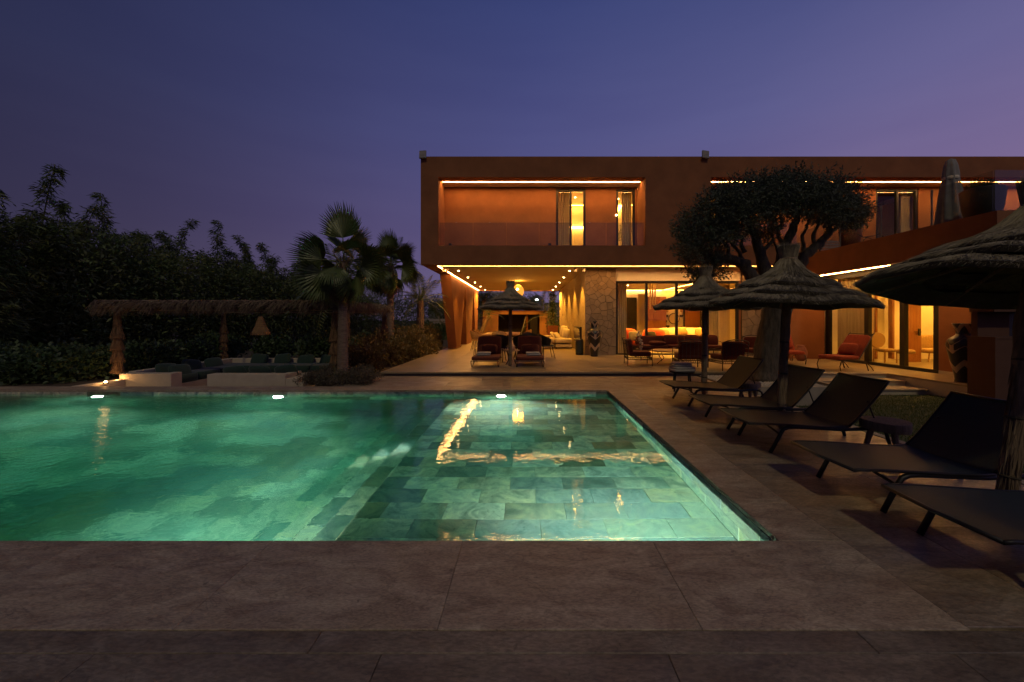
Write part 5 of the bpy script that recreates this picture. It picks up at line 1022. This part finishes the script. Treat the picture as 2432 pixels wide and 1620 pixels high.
# dining table, rattan chairs, dark chairs
dn = E('dining_table', (-1.5, 19.4, TZ), 'long wooden dining table deep under the terrace ceiling', 'dining table'); MB().box(-2.1, -.35, 17.6, 21.3, .80, .85).build('table_top', mt['lightwood'], dn, bevel=.01, seg=1)
for x in (-1.95, -.5):
    for y in (17.8, 21.1): MB().box(x-.05, x+.05, y-.05, y+.05, .10, .80).build('leg', mt['lightwood'], dn)
def shell_chair(label, mat, group):
    r = E('shell_chair', (0, 0, 0), label, 'chair', group); m = MB(); n = 16; vs = []
    for z, q in ((.42, .20), (.55, .27), (.72, .30), (.84, .31)):
        for j in range(n+1):
            a = -.3+3.74*j/n; hz = z if z < .5 else .42+(z-.42)*(.55+.45*math.sin(max(0, min(1, (a+.3)/3.74))*math.pi)); vs.append((q*math.cos(a), q*math.sin(a), hz))
    k = n+1; f1 = [(i*k+j, i*k+j+1, (i+1)*k+j+1, (i+1)*k+j) for i in range(3) for j in range(n)]; m.add(vs, f1); m.add([(x*.93, y*.93, z) for x, y, z in vs], [f[::-1] for f in f1]); m.build('backrest', mt[mat], r, smooth=True)
    MB().cushion((0, 0, .43), (.50, .48, .07), .5, nu=20, nv=6).build('seat', mt[mat], r, smooth=True)
    for sx_ in (-1, 1):
        for sy_ in (-1, 1): MB().tube([(sx_*.15, sy_*.15, .41), (sx_*.24, sy_*.24, 0)], .013, 6).build('leg', mt['iron'], r)
    return r
rc = shell_chair('first rattan shell chair from the front on the column side of the dining table', 'rattan', 'rattan chairs at the long dining table')
for i, (x, y, rz) in enumerate(((-2.35, 18.0, 90), (-2.35, 19.0, 90), (-2.35, 20.0, 90), (-1.25, 17.2, 180), (-.1, 18.6, -90), (-.1, 19.8, -90))):
    o = rc if i == 0 else copy_tree(rc); o.location = (x, y, TZ); o.rotation_euler.z = R(rz); o.scale = (1.12,)*3
    o['label'] = ['first rattan shell chair from the front on the column side of the dining table', 'second rattan shell chair from the front on the column side of the dining table', 'third rattan shell chair from the front on the column side of the dining table', 'rattan shell chair at the near head of the dining table', 'near rattan shell chair on the stone wall side of the dining table', 'far rattan shell chair on the stone wall side of the dining table'][i]
dc = shell_chair('dark shell chair behind the chaise nearer the columns, by its inner side', 'black', 'dark chairs behind the chaises')
for i, (x, y, rz) in enumerate(((-.95, 13.6, 170), (-.15, 13.5, 190), (.75, 14.3, 100), (.1, 15.2, 10))):
    o = dc if i == 0 else copy_tree(dc); o.location = (x, y, TZ); o.rotation_euler.z = R(rz); o.scale = (1.15, 1.1, 1.1)
    o['label'] = ['dark shell chair behind the chaise nearer the columns, by its inner side', 'dark shell chair between the two chaises, right of the parasol pole', 'dark shell chair behind the chaise nearer the stone pier', 'dark shell chair on the far side of the dark table'][i]
tb = E('dark_table', (-.1, 14.4, TZ), 'dark square table hidden behind the parasol pole', 'table'); MB().box(-.75, .55, 13.95, 15.0, .80, .84).build('table_top', mt['black'], tb)
for x in (-.65, .45):
    for y in (14.05, 14.9): MB().box(x-.03, x+.03, y-.03, y+.03, .10, .80).build('leg', mt['black'], tb)
bxp = E('paper_box', (.35, 14.2, .84), 'small cream box standing on the dark table', 'box'); MB().box(.22, .44, 14.1, 14.3, .841, .93).build('body', mt['white_fab'], bxp, bevel=.006, seg=1)
# pendant lamp: woven globe
pd = E('pendant_lamp', (-.46, 20.5, 3.0), 'glowing woven globe lamp hanging behind the terrace parasol', 'pendant lamp'); gm = bpy.data.materials.new('glowing_weave'); gm.use_nodes = True; t = gm.node_tree; b = t.nodes['Principled BSDF']; b.inputs['Base Color'].default_value = (.6, .4, .15, 1)
wv = N(t, 'ShaderNodeTexWave', wave_type='BANDS', bands_direction='Z'); wv.inputs['Scale'].default_value = 9; wv.inputs['Distortion'].default_value = 2.5; c_ = N(t, 'ShaderNodeTexCoord'); t.links.new(c_.outputs['Object'], wv.inputs[0])
rp = ramp(t, [(0, (.62, .20, .018)), (1, (1.0, .42, .06))]); t.links.new(wv.outputs[0], rp.inputs[0]); t.links.new(rp.outputs[0], b.inputs['Emission Color']); b.inputs['Emission Strength'].default_value = 1.35
m = MB(); m.lathe([(.05, -.36), (.18, -.30), (.29, -.12), (.31, .02), (.27, .18), (.16, .31), (.06, .36)], 28, (-.46, 20.5, 3.07)); m.build('shade', gm, pd, smooth=True)
MB().tube([(-.46, 20.5, 3.43), (-.46, 20.5, 3.64)], .01, 6).build('cord', mt['black'], pd); ld = bpy.data.lights.new('pendant_glow', 'POINT'); ld.energy = 70; ld.color = (1, .45, .05); ld.shadow_soft_size = .3; link('pendant_glow', ld, pd, (0, 0, .52))
MB().cushion((-.50, 20.17, 3.16), (.10, .04, .10), 1, nu=10, nv=6).build('bulb', mt['spot'], pd)
# red planter with a tall lit plant
pl = E('red_planter', (1.65, 25.5, TZ), 'square red planter with carved pattern and a tall lit plant', 'planter'); MB().box(1.42, 2.08, 25.2, 25.86, .10, 1.12).build('pot', mt['clay'], pl); MB().box(1.40, 2.10, 25.18, 25.88, 1.0, 1.14).build('rim', mt['clay'], pl)
for k in range(5): MB().obox((1.50+k*.125, 25.19, .68), (.075, .012, .075), (0, R(45), 0)).build('carved_tile', mt['red'], pl)
n = 700; zz = 1.1+RNG.random(n)**1.1*2.3; P = np.stack([1.75+RNG.normal(size=n)*.16*(1.2-.2*(zz-1)), 25.5+RNG.normal(size=n)*.16, zz], 1)-np.array((1.65, 25.5, TZ)); D = RNG.normal(size=(n, 3)); D[:, 2] += .6; L = RNG.uniform(.12, .26, n); V, Fc = leaves(P, D, L, L*.16, .2); link('leaves', fast_mesh('leaves', V, Fc, mt['bush_leaf']), pl)['kind'] = 'stuff'
MB().tube([(1.75, 25.5, 1.1), (1.72, 25.5, 2.2), (1.80, 25.5, 3.3)], [.04, .03, .015], 7).build('stem', mt['bark'], pl)
# hanging tubes behind the window glass
hc = E('hanging_tubes', W(1550, 690, 16.6), 'hanging cluster of long metal tube lanterns inside the big window', 'hanging ornament')
for a, t0, t1 in ((1544.5, 673, 735), (1550, 671, 727), (1556, 674, 741)):
    p, q = W(a, t0, 16.6), W(a, t1, 16.6); MB().tube([p, q], .035, 10).build('tube', mt['rattan'], hc); MB().tube([p, (p.x, p.y, 3.32)], .004, 4).build('cord', mt['black'], hc)
# ------------------------------------------------------------------ living room and wing furniture seen through the glass
ra = E('red_armchair', (6.0, 17.5, TZ), 'rounded coral red armchair inside the big window', 'armchair')
for x in (5.35, 6.75): MB().cushion((x-.5, 18.6, .72), (1.1, .5, .78), .6, nu=24, nv=10).build('backrest', M('coral_fabric', (.62, .10, .055), .9), ra, smooth=True)
MB().cushion((5.5, 18.2, .45), (2.0, .9, .36), .4, nu=24, nv=8).build('seat', mt['red'], ra, smooth=True); MB().box(4.7, 6.3, 17.9, 18.6, .104, .28).build('base', mt['darkwood'], ra)
for i, x in enumerate((5.05, 5.85)): pillow((x, 17.85, .78), (.5, .44, .16), (R(70), 0, .1), ('grey pillow on the coral armchair by the curtain', 'dark pillow on the coral armchair by the cupboard')[i], 'grey_fab' if i == 0 else 'darkpot', 'pillows on the coral armchair')
cs = E('cream_sofa', (8.0, 18.2, TZ), 'cream sofa heaped with pillows inside the big window', 'sofa'); MB().cushion((8.0, 19.0, .78), (3.0, .3, .7), .3, nu=26, nv=8).build('backrest', mt['white_fab'], cs, smooth=True); MB().box(6.5, 9.4, 18.0, 19.1, .12, .40).build('base', mt['white_fab'], cs)
for k in range(3): MB().cushion((7.0+k*1.0, 18.5, .48), (.98, .95, .2), .25, nu=22, nv=8).build('seat_cushion', mt['white_fab'], cs, smooth=True)
for i, (x, mtl) in enumerate(((6.75, 'rattan'), (7.15, 'white_fab'), (7.6, 'lightwood'), (8.1, 'white_fab'), (8.55, 'rattan'), (9.0, 'white_fab'))):
    pillow((x, 18.6+.1*(i % 2), .86+.05*(i % 3)), (.52, .46, .2), (R(66), R(random.uniform(-12, 12)), random.uniform(-.2, .2)), ['ochre pillow at the cupboard end of the cream sofa', 'white pillow second from the cupboard on the cream sofa', 'brown pillow left of the window mullion on the cream sofa', 'white patterned pillow right of the window mullion', 'ochre pillow second from the curtain on the cream sofa', 'white pillow at the curtain end of the cream sofa'][i], mtl, 'pillows on the cream sofa')
so2 = E('patterned_settee', (14.1, 13.0, .108), 'carved patterned settee beside the open wooden door', 'settee')
MB().cushion((14.05, 13.3, .72), (1.1, .16, .6), .5, nu=24, nv=8).build('backrest', mt['rattan'], so2, smooth=True); MB().cushion((14.05, 13.0, .48), (1.1, .6, .16), .35, nu=22, nv=8).build('seat', mt['rattan'], so2, smooth=True)
for x in (13.6, 14.5):
    for y in (12.8, 13.25): MB().tube([(x, y, .42), (x-.03, y, .108)], .022, 6).build('leg', mt['lightwood'], so2)
ac = E('scroll_chair', (12.3, 10.6, .108), 'dark scroll armed chair half hidden by the wing wall', 'chair'); MB().cushion((12.62, 10.75, .56), (.6, .55, .12), .4, nu=20, nv=8).build('seat', mt['darkpot'], ac, smooth=True); MB().cushion((12.55, 10.98, .80), (.6, .12, .44), .5, nu=20, nv=8).build('backrest', mt['darkpot'], ac, smooth=True)
for s in (0, 1): MB().tube([(12.36+.5*s, 10.52, .92), (12.32+.5*s, 10.55, .82), (12.40+.5*s, 10.6, .62), (12.44+.5*s, 10.62, .4), (12.38+.5*s, 10.58, .2), (12.40+.5*s, 10.56, .108)], .03, 8).build('arm', mt['wood'], ac, smooth=True)
bn = E('striped_chest', (13.1, 15.2, .108), 'striped woven chest in the inner room of the wing', 'chest'); MB().box(12.95, 13.75, 15.3, 15.9, .25, .78).build('body', mt['rattan'], bn)
for k in range(5): MB().box(12.94, 13.76, 15.28, 15.299, .30+k*.10, .33+k*.10).build('stripe', mt['white_fab'], bn)
for x in (13.0, 13.7): MB().box(x-.03, x+.03, 15.35, 15.41, .108, .25).build('leg', mt['lightwood'], bn)
rb = E('round_chair', (11.9, 13.2, .108), 'round backed cane chair behind the ochre curtain of the wing', 'chair'); m = MB(); m.lathe([(.001, 0), (.26, 0), (.27, .03), (.26, .06), (.001, .06)], 22); m.v = [(12.05+v[0], 13.0+v[2], .84+v[1]) for v in m.v]; m.build('backrest', mt['rattan'], rb); MB().cushion((12.05, 12.75, .52), (.5, .5, .12), .5, nu=18, nv=6).build('seat', mt['rattan'], rb, smooth=True)
for x in (11.85, 12.25):
    for y in (12.55, 12.95): MB().tube([(x, y, .48), (x, y, .108)], .02, 6).build('leg', mt['lightwood'], rb)
oto = E('cane_stool', (12.5, 12.6, .108), 'small cane stool just inside the sliding door', 'stool'); MB().cushion((12.35, 12.35, .50), (.42, .36, .16), .5, nu=18, nv=6).build('seat', mt['rattan'], oto, smooth=True); MB().tube([(12.35, 12.35, .45), (12.33, 12.35, .3), (12.36, 12.35, .108)], [.06, .035, .05], 8).build('leg', mt['lightwood'], oto)
# upper floor: potted palm and armchair in the right bedroom, things on the wing roof
pp = E('potted_palm', (3.95, 16.6, 4.17), 'slender potted palm in the right balcony window', 'potted palm'); MB().lathe([(.10, 0), (.15, .3), (.14, .32)], 14, (3.90, 16.5, 4.17)).build('pot', mt['darkpot'], pp)
fl = frond(.95, 3, .25, .45, 18).mesh('frond', mt['palm_leaf'])
for i in range(9): o = link('frond', fl, pp, (-.05, -.1, .75)); o.rotation_euler = (0, -1.2+.12*i, i*2.4)
MB().tube([(3.90, 16.5, 4.4), (3.90, 16.5, 4.95)], .02, 6).build('stem', mt['palmbark'], pp)
pa = E('plum_armchair', (3.85, 17.2, 4.17), 'plum coloured armchair low in the right balcony window', 'armchair'); MB().cushion((3.78, 17.3, 4.62), (.5, .6, .9), .5, nu=18, nv=8).build('backrest', M('plum_fabric', (.16, .03, .09), .9), pa, smooth=True); MB().cushion((3.85, 16.9, 4.42), (.6, .5, .4), .4, nu=18, nv=8).build('seat', mt['red'], pa, smooth=True)
WR = 3.86
cp_ = E('closed_parasol', (11.75, 10.5, WR), 'closed white canvas parasol on the roof of the side wing', 'parasol'); m = MB(); n = 28; vs = []
for z, r_ in ((.30, .30), (.7, .255), (1.2, .20), (1.55, .15), (1.70, .16), (1.95, .13), (2.10, .085), (2.14, .02)):
    for j in range(n):
        a = 2*math.pi*j/n; q = r_*(1+.22*math.cos(7*a+z*1.1)*(1 if z < 1.6 else .5)); vs.append((11.75+q*math.cos(a), 10.5+q*math.sin(a), WR+z))
m.add(vs, [(i*n+j, i*n+(j+1) % n, (i+1)*n+(j+1) % n, (i+1)*n+j) for i in range(7) for j in range(n)]+[tuple(range(7*n, 8*n))]); m.build('canopy', mt['grey_fab'], cp_, smooth=True)
MB().lathe([(.162, 1.56), (.172, 1.60), (.162, 1.64)], 20, (11.75, 10.5, WR)).build('strap', mt['white_fab'], cp_); MB().tube([(11.75, 10.5, WR), (11.75, 10.5, WR+.4)], .03, 8).build('pole', mt['grey_fab'], cp_); MB().box(11.45, 12.05, 10.2, 10.8, WR, WR+.06).build('base', mt['black'], cp_)
bp_ = E('dark_pot', (11.45, 9.55, WR), 'large dark pot with a clipped plant beside the closed parasol', 'plant pot'); MB().lathe([(.26, 0), (.36, .5), (.40, .92), (.37, .95), (.001, .9)], 26, (11.42, 9.5, WR)).build('pot', mt['darkpot'], bp_, smooth=True); part_mesh('leaves', SP[1][1], bp_, (-.03, -.05, .85)).scale = (.5, .5, .55)
bq = E('terracotta_pot', (10.95, 12.4, WR), 'terracotta pot with a small olive bush behind the glass balustrade', 'plant pot'); MB().lathe([(.22, 0), (.29, .35), (.32, .62), (.29, .64), (.001, .6)], 24, (10.75, 12.6, WR)).build('pot', mt['clay'], bq, smooth=True); part_mesh('leaves', SP[2][1], bq, (-.2, .2, .6)).scale = (.75, .75, 1.3)
rl = E('metal_rocker', (11.2, 12.2, WR), 'curved black metal lounge chair frame on the wing roof', 'lounge chair')
for y in (11.55, 12.0): MB().tube([W(2036, 556, y), W(2052, 564, y), W(2075, 560, y), W(2090, 555, y), W(2097, 562, y), W(2090, 572, y)], .013, 6).build('frame', mt['black'], rl, smooth=True); MB().tube([W(2050, 573, y), W(2056, 564, y), W(2068, 567, y), W(2084, 575, y)], .012, 6).build('leg', mt['black'], rl, smooth=True)
sb = E('slatted_bench', (11.2, 14.0, WR), 'grey slatted bench on the roof behind the olive branches', 'bench')
for k in range(5): MB().box(10.75, 11.75, 13.85, 13.89, WR+.10+k*.10, WR+.17+k*.10).build('slat', mt['grey_fab'], sb)
for x in (10.8, 11.7): MB().box(x-.03, x+.03, 13.891, 13.95, WR, WR+.6).build('post', mt['black'], sb)

# ------------------------------------------------------------------ sunken lounge with thatched pergola
pit = E('sunken_lounge', (-8, 11, -.41), 'white walled sunken lounge with long dark green seats', 'sunken lounge')
m = MB(); 
def pw(name, *b, mat='white_wall'): q = MB(); q.box(*b); return q.build(name, mt[mat], pit, bevel=.008, seg=1)
pw('front_wall', -10.60, -9.42, 9.85, 10.10, -.41, .14); pw('wall_cap', -9.44, -9.22, 9.82, 10.14, -.41, .15); pw('front_wall', -8.12, -6.305, 9.62, 9.90, -.41, .155); pw('side_wall', -10.61, -10.42, 8.82, 9.846, -.41, -.002)
pw('end_step', -6.30, -6.12, 9.60, 10.3, -.41, .158); pw('end_step', -6.115, -5.80, 9.60, 10.3, -.41, .05); pw('end_step', -5.795, -5.66, 9.60, 10.3, -.41, -.06)
pw('side_wall', -10.62, -10.42, 10.104, 13.6, -.41, .17); pw('back_wall', -10.415, -5.05, 13.40, 13.61, -.41, .17); pw('side_wall', -5.25, -5.05, 10.6, 13.398, -.41, .15)
MB().box(-10.41, -5.26, 8.83, 13.39, -.415, -.36).build('lounge_floor', mt['paving'], pit)
for k in range(4): MB().cushion((-9.9, 10.55+k*.78, -.08), (.95, .77, .24), .2, nu=22, nv=8).build('seat_cushion', mt['green_fab'], pit, smooth=True)
for k in range(5): MB().cushion((-9.2+k*.82, 12.9, -.08), (.81, .95, .24), .2, nu=22, nv=8).build('seat_cushion', mt['green_fab'], pit, smooth=True)
for k in range(3): MB().cushion((-7.7+k*.72, 10.3, -.10), (.71, .72, .22), .2, nu=22, nv=8).build('seat_cushion', mt['green_fab'], pit, smooth=True)
MB().box(-10.4, -9.42, 10.15, 13.38, -.359, -.2).build('bench_base', mt['white_wall'], pit); MB().box(-9.4, -5.4, 12.42, 13.39, -.359, -.2).build('bench_base', mt['white_wall'], pit); MB().box(-8.1, -5.9, 9.905, 10.68, -.359, -.21).build('bench_base', mt['white_wall'], pit)
gp = [(-10.15, 10.7, 1), (-10.15, 11.5, 1), (-10.15, 12.3, 1), (-9.3, 13.2, 0), (-8.5, 13.2, 0), (-7.7, 13.2, 0), (-6.9, 13.2, 0), (-6.1, 13.2, 0), (-7.75, 10.08, 2), (-7.1, 10.1, 2), (-6.4, 10.1, 2), (-9.6, 10.5, 1)]
gl_ = ['nearest green pillow along the side seat of the sunken lounge', 'second green pillow along the side seat of the sunken lounge', 'green pillow at the inner corner of the side seat', 'first green pillow on the back seat from the corner', 'second green pillow on the back seat from the corner', 'green pillow on the back seat under the basket lamp', 'fourth green pillow on the back seat from the corner', 'last green pillow on the back seat', 'green pillow behind the long white wall, nearest the entrance gap', 'green pillow in the middle behind the long white wall', 'green pillow behind the stepped end of the long white wall', 'green pillow lying at the entrance of the sunken lounge']
for i, (x, y, k) in enumerate(gp): pillow((x, y, .14+random.uniform(-.03, .03)), (.58, .40, .16), (R(68), R(random.uniform(-8, 8)), (0, R(82), R(180))[k]), gl_[i], 'green_fab', 'green pillows of the sunken lounge')
# pergola
pg = E('thatched_pergola', (-8, 11.7, -.2), 'thatch covered pergola on shaggy posts over the sunken lounge', 'pergola'); XA, XB, YA, YB, ZB = -10.8, -5.07, 10.0, 13.5, 1.83
def beam(a, b, name='beam', r_=.055): MB().tube([a, b], r_, 8).build(name, mt['pole'], pg)
beam((XA-.2, YA, ZB), (XB+.1, YA, ZB)); beam((XA-.2, YB, ZB), (XB+.1, YB, ZB)); beam((XA, YA-.2, ZB+.08), (XA, YB+.2, ZB+.08)); beam((XB, YA-.2, ZB+.08), (XB, YB+.2, ZB+.08))
for k in range(1, 6): x = XA+(XB-XA)*k/6; beam((x, YA-.1, ZB+.1), (x, YB+.1, ZB+.1), 'rafter', .035)
def fringe(a, b, n, h, name, seed, out=(0, -1), roll=.13):
    """thatch draped over a beam: straws start on top and hang over, swept sideways"""
    rg = np.random.default_rng(seed); a = np.array(a); b = np.array(b); t = rg.random(n); base = a+(b-a)*t[:, None]; nrm = np.array([out[0], out[1], 0.])
    cl_ = np.floor(t*26); sw = np.sin(cl_*12.9898)*.5; along = (b-a)/np.linalg.norm(b-a)
    top = base+nrm*rg.uniform(-.18, .05, n)[:, None]+np.array([0, 0, 1])*rg.uniform(.09, .17, n)[:, None]
    mid = top+nrm*rg.uniform(.10, .22, n)[:, None]-along*(.10+.08*sw)[:, None]; mid[:, 2] -= rg.uniform(.0, .05, n)
    tip = mid+nrm*rg.uniform(.0, .10, n)[:, None]-along*(.10+.12*sw+rg.normal(size=n)*.06)[:, None]; tip[:, 2] -= h*rg.uniform(.35, 1.3, n)*(1+.45*np.cos(cl_*4.1))
    V1, F1 = blades(mid, tip, .008); V2, F2 = blades(mid, top, .0085); V, Fc = cat((V1, F1), (V2, F2))
    q = link(name, fast_mesh(name, V-np.array(pg.location), Fc, mt['thatch_brown']), pg); q['kind'] = 'stuff'
def roll(a, b, name='thatch_roll'):
    m = MB(); k = 24; A, B_ = Vector(a), Vector(b); m.tube([A.lerp(B_, i/k)+Vector((0, 0, random.uniform(-.012, .012))) for i in range(k+1)], [.105+random.uniform(-.012, .012) for i in range(k+1)], 10); m.build(name, mt['thatch_dark'], pg)
for a, b, o_, s, n in (((XA-.28, YA-.05, ZB+.06), (XB+.05, YA-.05, ZB+.06), (0, -1), 1, 9000), ((XB+.05, YA-.1, ZB+.06), (XB+.05, YB+.25, ZB+.06), (1, 0), 2, 4200), ((XA-.1, YB, ZB+.06), (XB+.1, YB, ZB+.06), (0, 1), 3, 3500), ((XA-.05, YA-.1, ZB+.06), (XA-.05, YB+.2, ZB+.06), (-1, 0), 4, 3800)):
    roll((a[0], a[1], a[2]+.02), (b[0], b[1], b[2]+.02)); fringe(a, b, n, .21, 'thatch_fringe', s, o_)
def shaggy(x, y, z0, label):
    m = MB(); m.tube([(x, y, z0), (x, y, ZB)], .05, 8); p = m.build('post', mt['pole'], pg); H = ZB-z0; k = 5
    for i in range(k):
        zt = z0+H*(.93-.185*i); zb = zt-H*.21; n = 520; a = RNG.uniform(0, 6.28, n); a1 = a+RNG.normal(size=n)*.12; rb_ = .085+.06*(i > 0)*RNG.uniform(.4, 1.15, n)
        A = np.stack([x+.06*np.cos(a), y+.06*np.sin(a), zt+RNG.uniform(-.03, .03, n)], 1); Bq = np.stack([x+rb_*np.cos(a1), y+rb_*np.sin(a1), zb+RNG.uniform(-.05, .04, n)], 1); Bq[:, 2] = np.maximum(Bq[:, 2], z0+.004)
        V, Fc = blades(A, Bq, .009); s = MB(); s.lathe([(.056, zt-z0), (.075 if i == 0 else .12, zb+.02-z0), (.05, zb+.02-z0)], 16, (x, y, z0)); q = s.build('raffia_skirt', mt['raffia'], p); w_ = link('raffia', fast_mesh('raffia', V-np.array(wl(p)), Fc, mt['raffia']), p); w_['kind'] = 'stuff'
shaggy(XA, YA, .14, ''); shaggy(XB, YA, -.03, ''); shaggy(XA, YB, .17, ''); shaggy(XB, YB, .17, '')
def basket(x, y, z, label):
    r = E('basket_lamp', (x, y, z), label, 'pendant lamp'); m = MB(); prof = [(.05, .0), (.07, -.05), (.15, -.28), (.24, -.46), (.25, -.54), (.235, -.54), (.14, -.27), (.055, -.04)]; m.lathe([(a, b) for a, b in prof], 26, (x, y, z)); m.f = m.f[:-2]; m.build('shade', mt['raffia'], r)
    for k in range(9): q = -.06-.055*k; rr = float(np.interp(-q, [.05, .28, .46, .54], [.07, .15, .24, .25]))+.004; MB().tube([(x+rr*math.cos(a), y+rr*math.sin(a), z+q) for a in np.linspace(0, 6.283, 25)], .007, 5).build('woven_ring', mt['raffia'], r)
    MB().tube([(x, y, z), (x, y, ZB+.1)], .008, 5).build('cord', mt['black'], r)
basket(W(619, 0, 11.2).x, 11.2, 1.55-(752-VY)/F*11.2, 'conical woven basket lamp hanging from the pergola')
# recessed ground lamps by the lounge
for i, (a, b, Y, e, l) in enumerate(((281, 910, 9.75, 7, 'bright recessed lamp at the corner of the white lounge wall'), (252, 911, 9.3, 2.2, 'smaller recessed lamp in the low lounge side wall'))):
    p = W(a, b, Y); p.z = max(p.z, -.20); r = E('ground_lamp', p, l, 'ground lamp', 'recessed lamps of the lounge'); m = MB(); m.lathe([(.001, 0), (.05, 0), (.05, .02), (.001, .03)], 16, p); m.build('housing', mt['black'], r); MB().cushion(p+Vector((0, -.01, .045)), (.055, .05, .035), .9, nu=12, nv=6).build('lens', EM('ground_lens', (1, .58, .22), 70), r)
    ld = bpy.data.lights.new('ground_glow', 'POINT'); ld.energy = e; ld.color = (1, .52, .18); ld.shadow_soft_size = .04; link('ground_glow', ld, r, (0, -.03, .09))

# ------------------------------------------------------------------ beyond the terrace
oh = E('garden_bar', (1, 34, -.4), 'low orange garden bar building with a dark open front beyond the terrace', 'outbuilding'); YB_ = 30.5
bx = lambda a: (a-VX)/F*YB_
for n_, mt_, b in (('front_wall', 'terra_lit', (bx(1147), bx(1183), YB_, YB_+.3, -.42, 2.20)), ('front_wall', 'terra_lit', (bx(1281.6), bx(1318), YB_, YB_+.3, -.42, 2.20)), ('front_lintel', 'terra_lit', (bx(1183)+.001, bx(1281.6)-.001, YB_, YB_+.3, 1.96, 2.20)), ('back_wall', 'darkwood', (bx(1147), bx(1318), YB_+3, YB_+3.2, -.42, 2.19)), ('side_wall', 'terra', (bx(1147), bx(1147)+.3, YB_+.301, YB_+3, -.42, 2.19)), ('side_wall', 'terra', (bx(1318)-.3, bx(1318), YB_+.301, YB_+3, -.42, 2.19)), ('roof', 'terra', (bx(1145), bx(1320), YB_+.05, YB_+3.3, 2.201, 2.26)), ('counter', 'terra', (bx(1249), bx(1254), YB_+.4, YB_+.9, -.42, 2.0)), ('door', 'black', (bx(1259), bx(1277), YB_+.6, YB_+.7, -.42, 1.9))):
    MB().box(*b).build(n_, mt[mt_], oh)
MB().tube([W(1236, 800, YB_-.1), W(1249, 752, YB_+.2)], .04, 6).build('leaning_pole', mt['grey_fab'], oh)
def house(a0, a1, yt, Y, mat, label, wins=(), dome=None, dep=8):
    x0, x1 = W(a0, 0, Y).x, W(a1, 0, Y).x; zt = W(0, yt, Y).z; r = E('distant_house', ((x0+x1)/2, Y, -.42), label, 'house', 'houses beyond the garden'); MB().box(x0, x1, Y, Y+dep, -.42, zt).build('wall', mt[mat], r); MB().box(x0-.1, x1+.1, Y-.1, Y+dep, zt+.001, zt+.25).build('parapet', mt[mat], r)
    for (b0, c0, b1, c1) in wins:
        p, q = W(b0, c1, Y), W(b1, c0, Y); f = MB().box(p.x, q.x, Y-.06, Y-.001, p.z, q.z).build('window', mt['fargrey'], r); MB().box(p.x+.1, q.x-.1, Y-.075, Y-.061, p.z+.1, q.z-.1).build('pane', mt['black'], f)
    if dome: MB().lathe([(dome, 0), (dome*.95, dome*.35), (dome*.75, dome*.68), (dome*.4, dome*.92), (.01, dome)], 22, ((x0+x1)/2, Y+dome+.2, zt+.25)).build('dome', mt[mat], r, smooth=True)
    return r
house(1160, 1205, 697, 62, 'far', 'pale distant house seen through the terrace, with dark windows', ((1167, 715, 1176, 724), (1182, 708, 1200, 712)), dep=10); house(1124, 1159, 700, 55, 'fargrey', 'grey distant house behind the palm at the terrace end', ((1132, 712, 1142, 726),)); house(1262, 1290, 720, 66, 'fargrey', 'distant house crowned by a grey dome', (), 1.3)
house(1018, 1052, 722, 58, 'fargrey', 'distant house between the palms and the slanted columns', ((1024, 730, 1034, 740),)); house(1296, 1330, 722, 70, 'fargrey', 'distant low house behind the lit planter')
lm = E('street_lamp', W(1275, 790, 48), 'street lamp with a bright white head far beyond the terrace', 'street lamp'); p, q = W(1275, 800, 48), W(1275, 713, 48); p.z = -.42; MB().tube([p, q], [.09, .05], 8).build('post', mt['fargrey'], lm); MB().cushion(q+Vector((0, 0, .05)), (.36, .3, .22), .8, nu=12, nv=6).build('lamp_head', EM('street_lens', (.9, 1, .95), 22), lm)
feather_palm((W(1150, 0, 31).x, 31, -.42), 3.6, .2, 1.2, 61, 'shaggy palm beyond the terrace beside the distant houses', 16, group='palms beyond the terrace')
feather_palm((W(1312, 0, 30).x, 30, -.42), 2.3, .2, 2.6, 63, 'palm with leaning pale stems behind the red planter', 12, (-.3, 0), group='palms beyond the terrace')
feather_palm((W(1130, 0, 29).x, 29, -.42), 2.3, .14, 1.3, 65, 'leaning palm trunk beside the garden bar', 12, (1.0, 0), group='palms beyond the terrace')
for i, (a, Y, s) in enumerate(((1090, 30, 2.2), (1118, 31, 2.0), (1135, 30, 1.6), (1325, 31, 2.6), (1345, 32, 3.2), (1300, 37, 2.6), (1060, 32, 2.6), (1030, 31, 2.8))):
    shrub(W(a, 0, Y).x, Y, -.42, SP[i % 3], (s, s, s), ['garden shrub beyond the last slanted column', 'garden shrub left of the garden bar', 'small garden shrub at the corner of the garden bar', 'tall dark shrub right behind the red planter', 'tall dark shrub at the end of the washed stone wall', 'shrub behind the garden bar under the dome', 'garden shrub seen between the slanted columns', 'garden shrub behind the first slanted column'][i], 'garden shrubs beyond the terrace')
fn = E('garden_fence', (-4, 33.2, -.42), 'dark slatted garden fence beyond the palms', 'fence')
for k in range(7): MB().box(-9, -3.6, 32.6, 32.64, -.3+k*.28, -.08+k*.28).build('slat', mt['fargrey'], fn)
for k in range(4): MB().box(-8.9+k*1.7, -8.8+k*1.7, 32.641, 32.72, -.42, 1.75).build('post', mt['black'], fn)
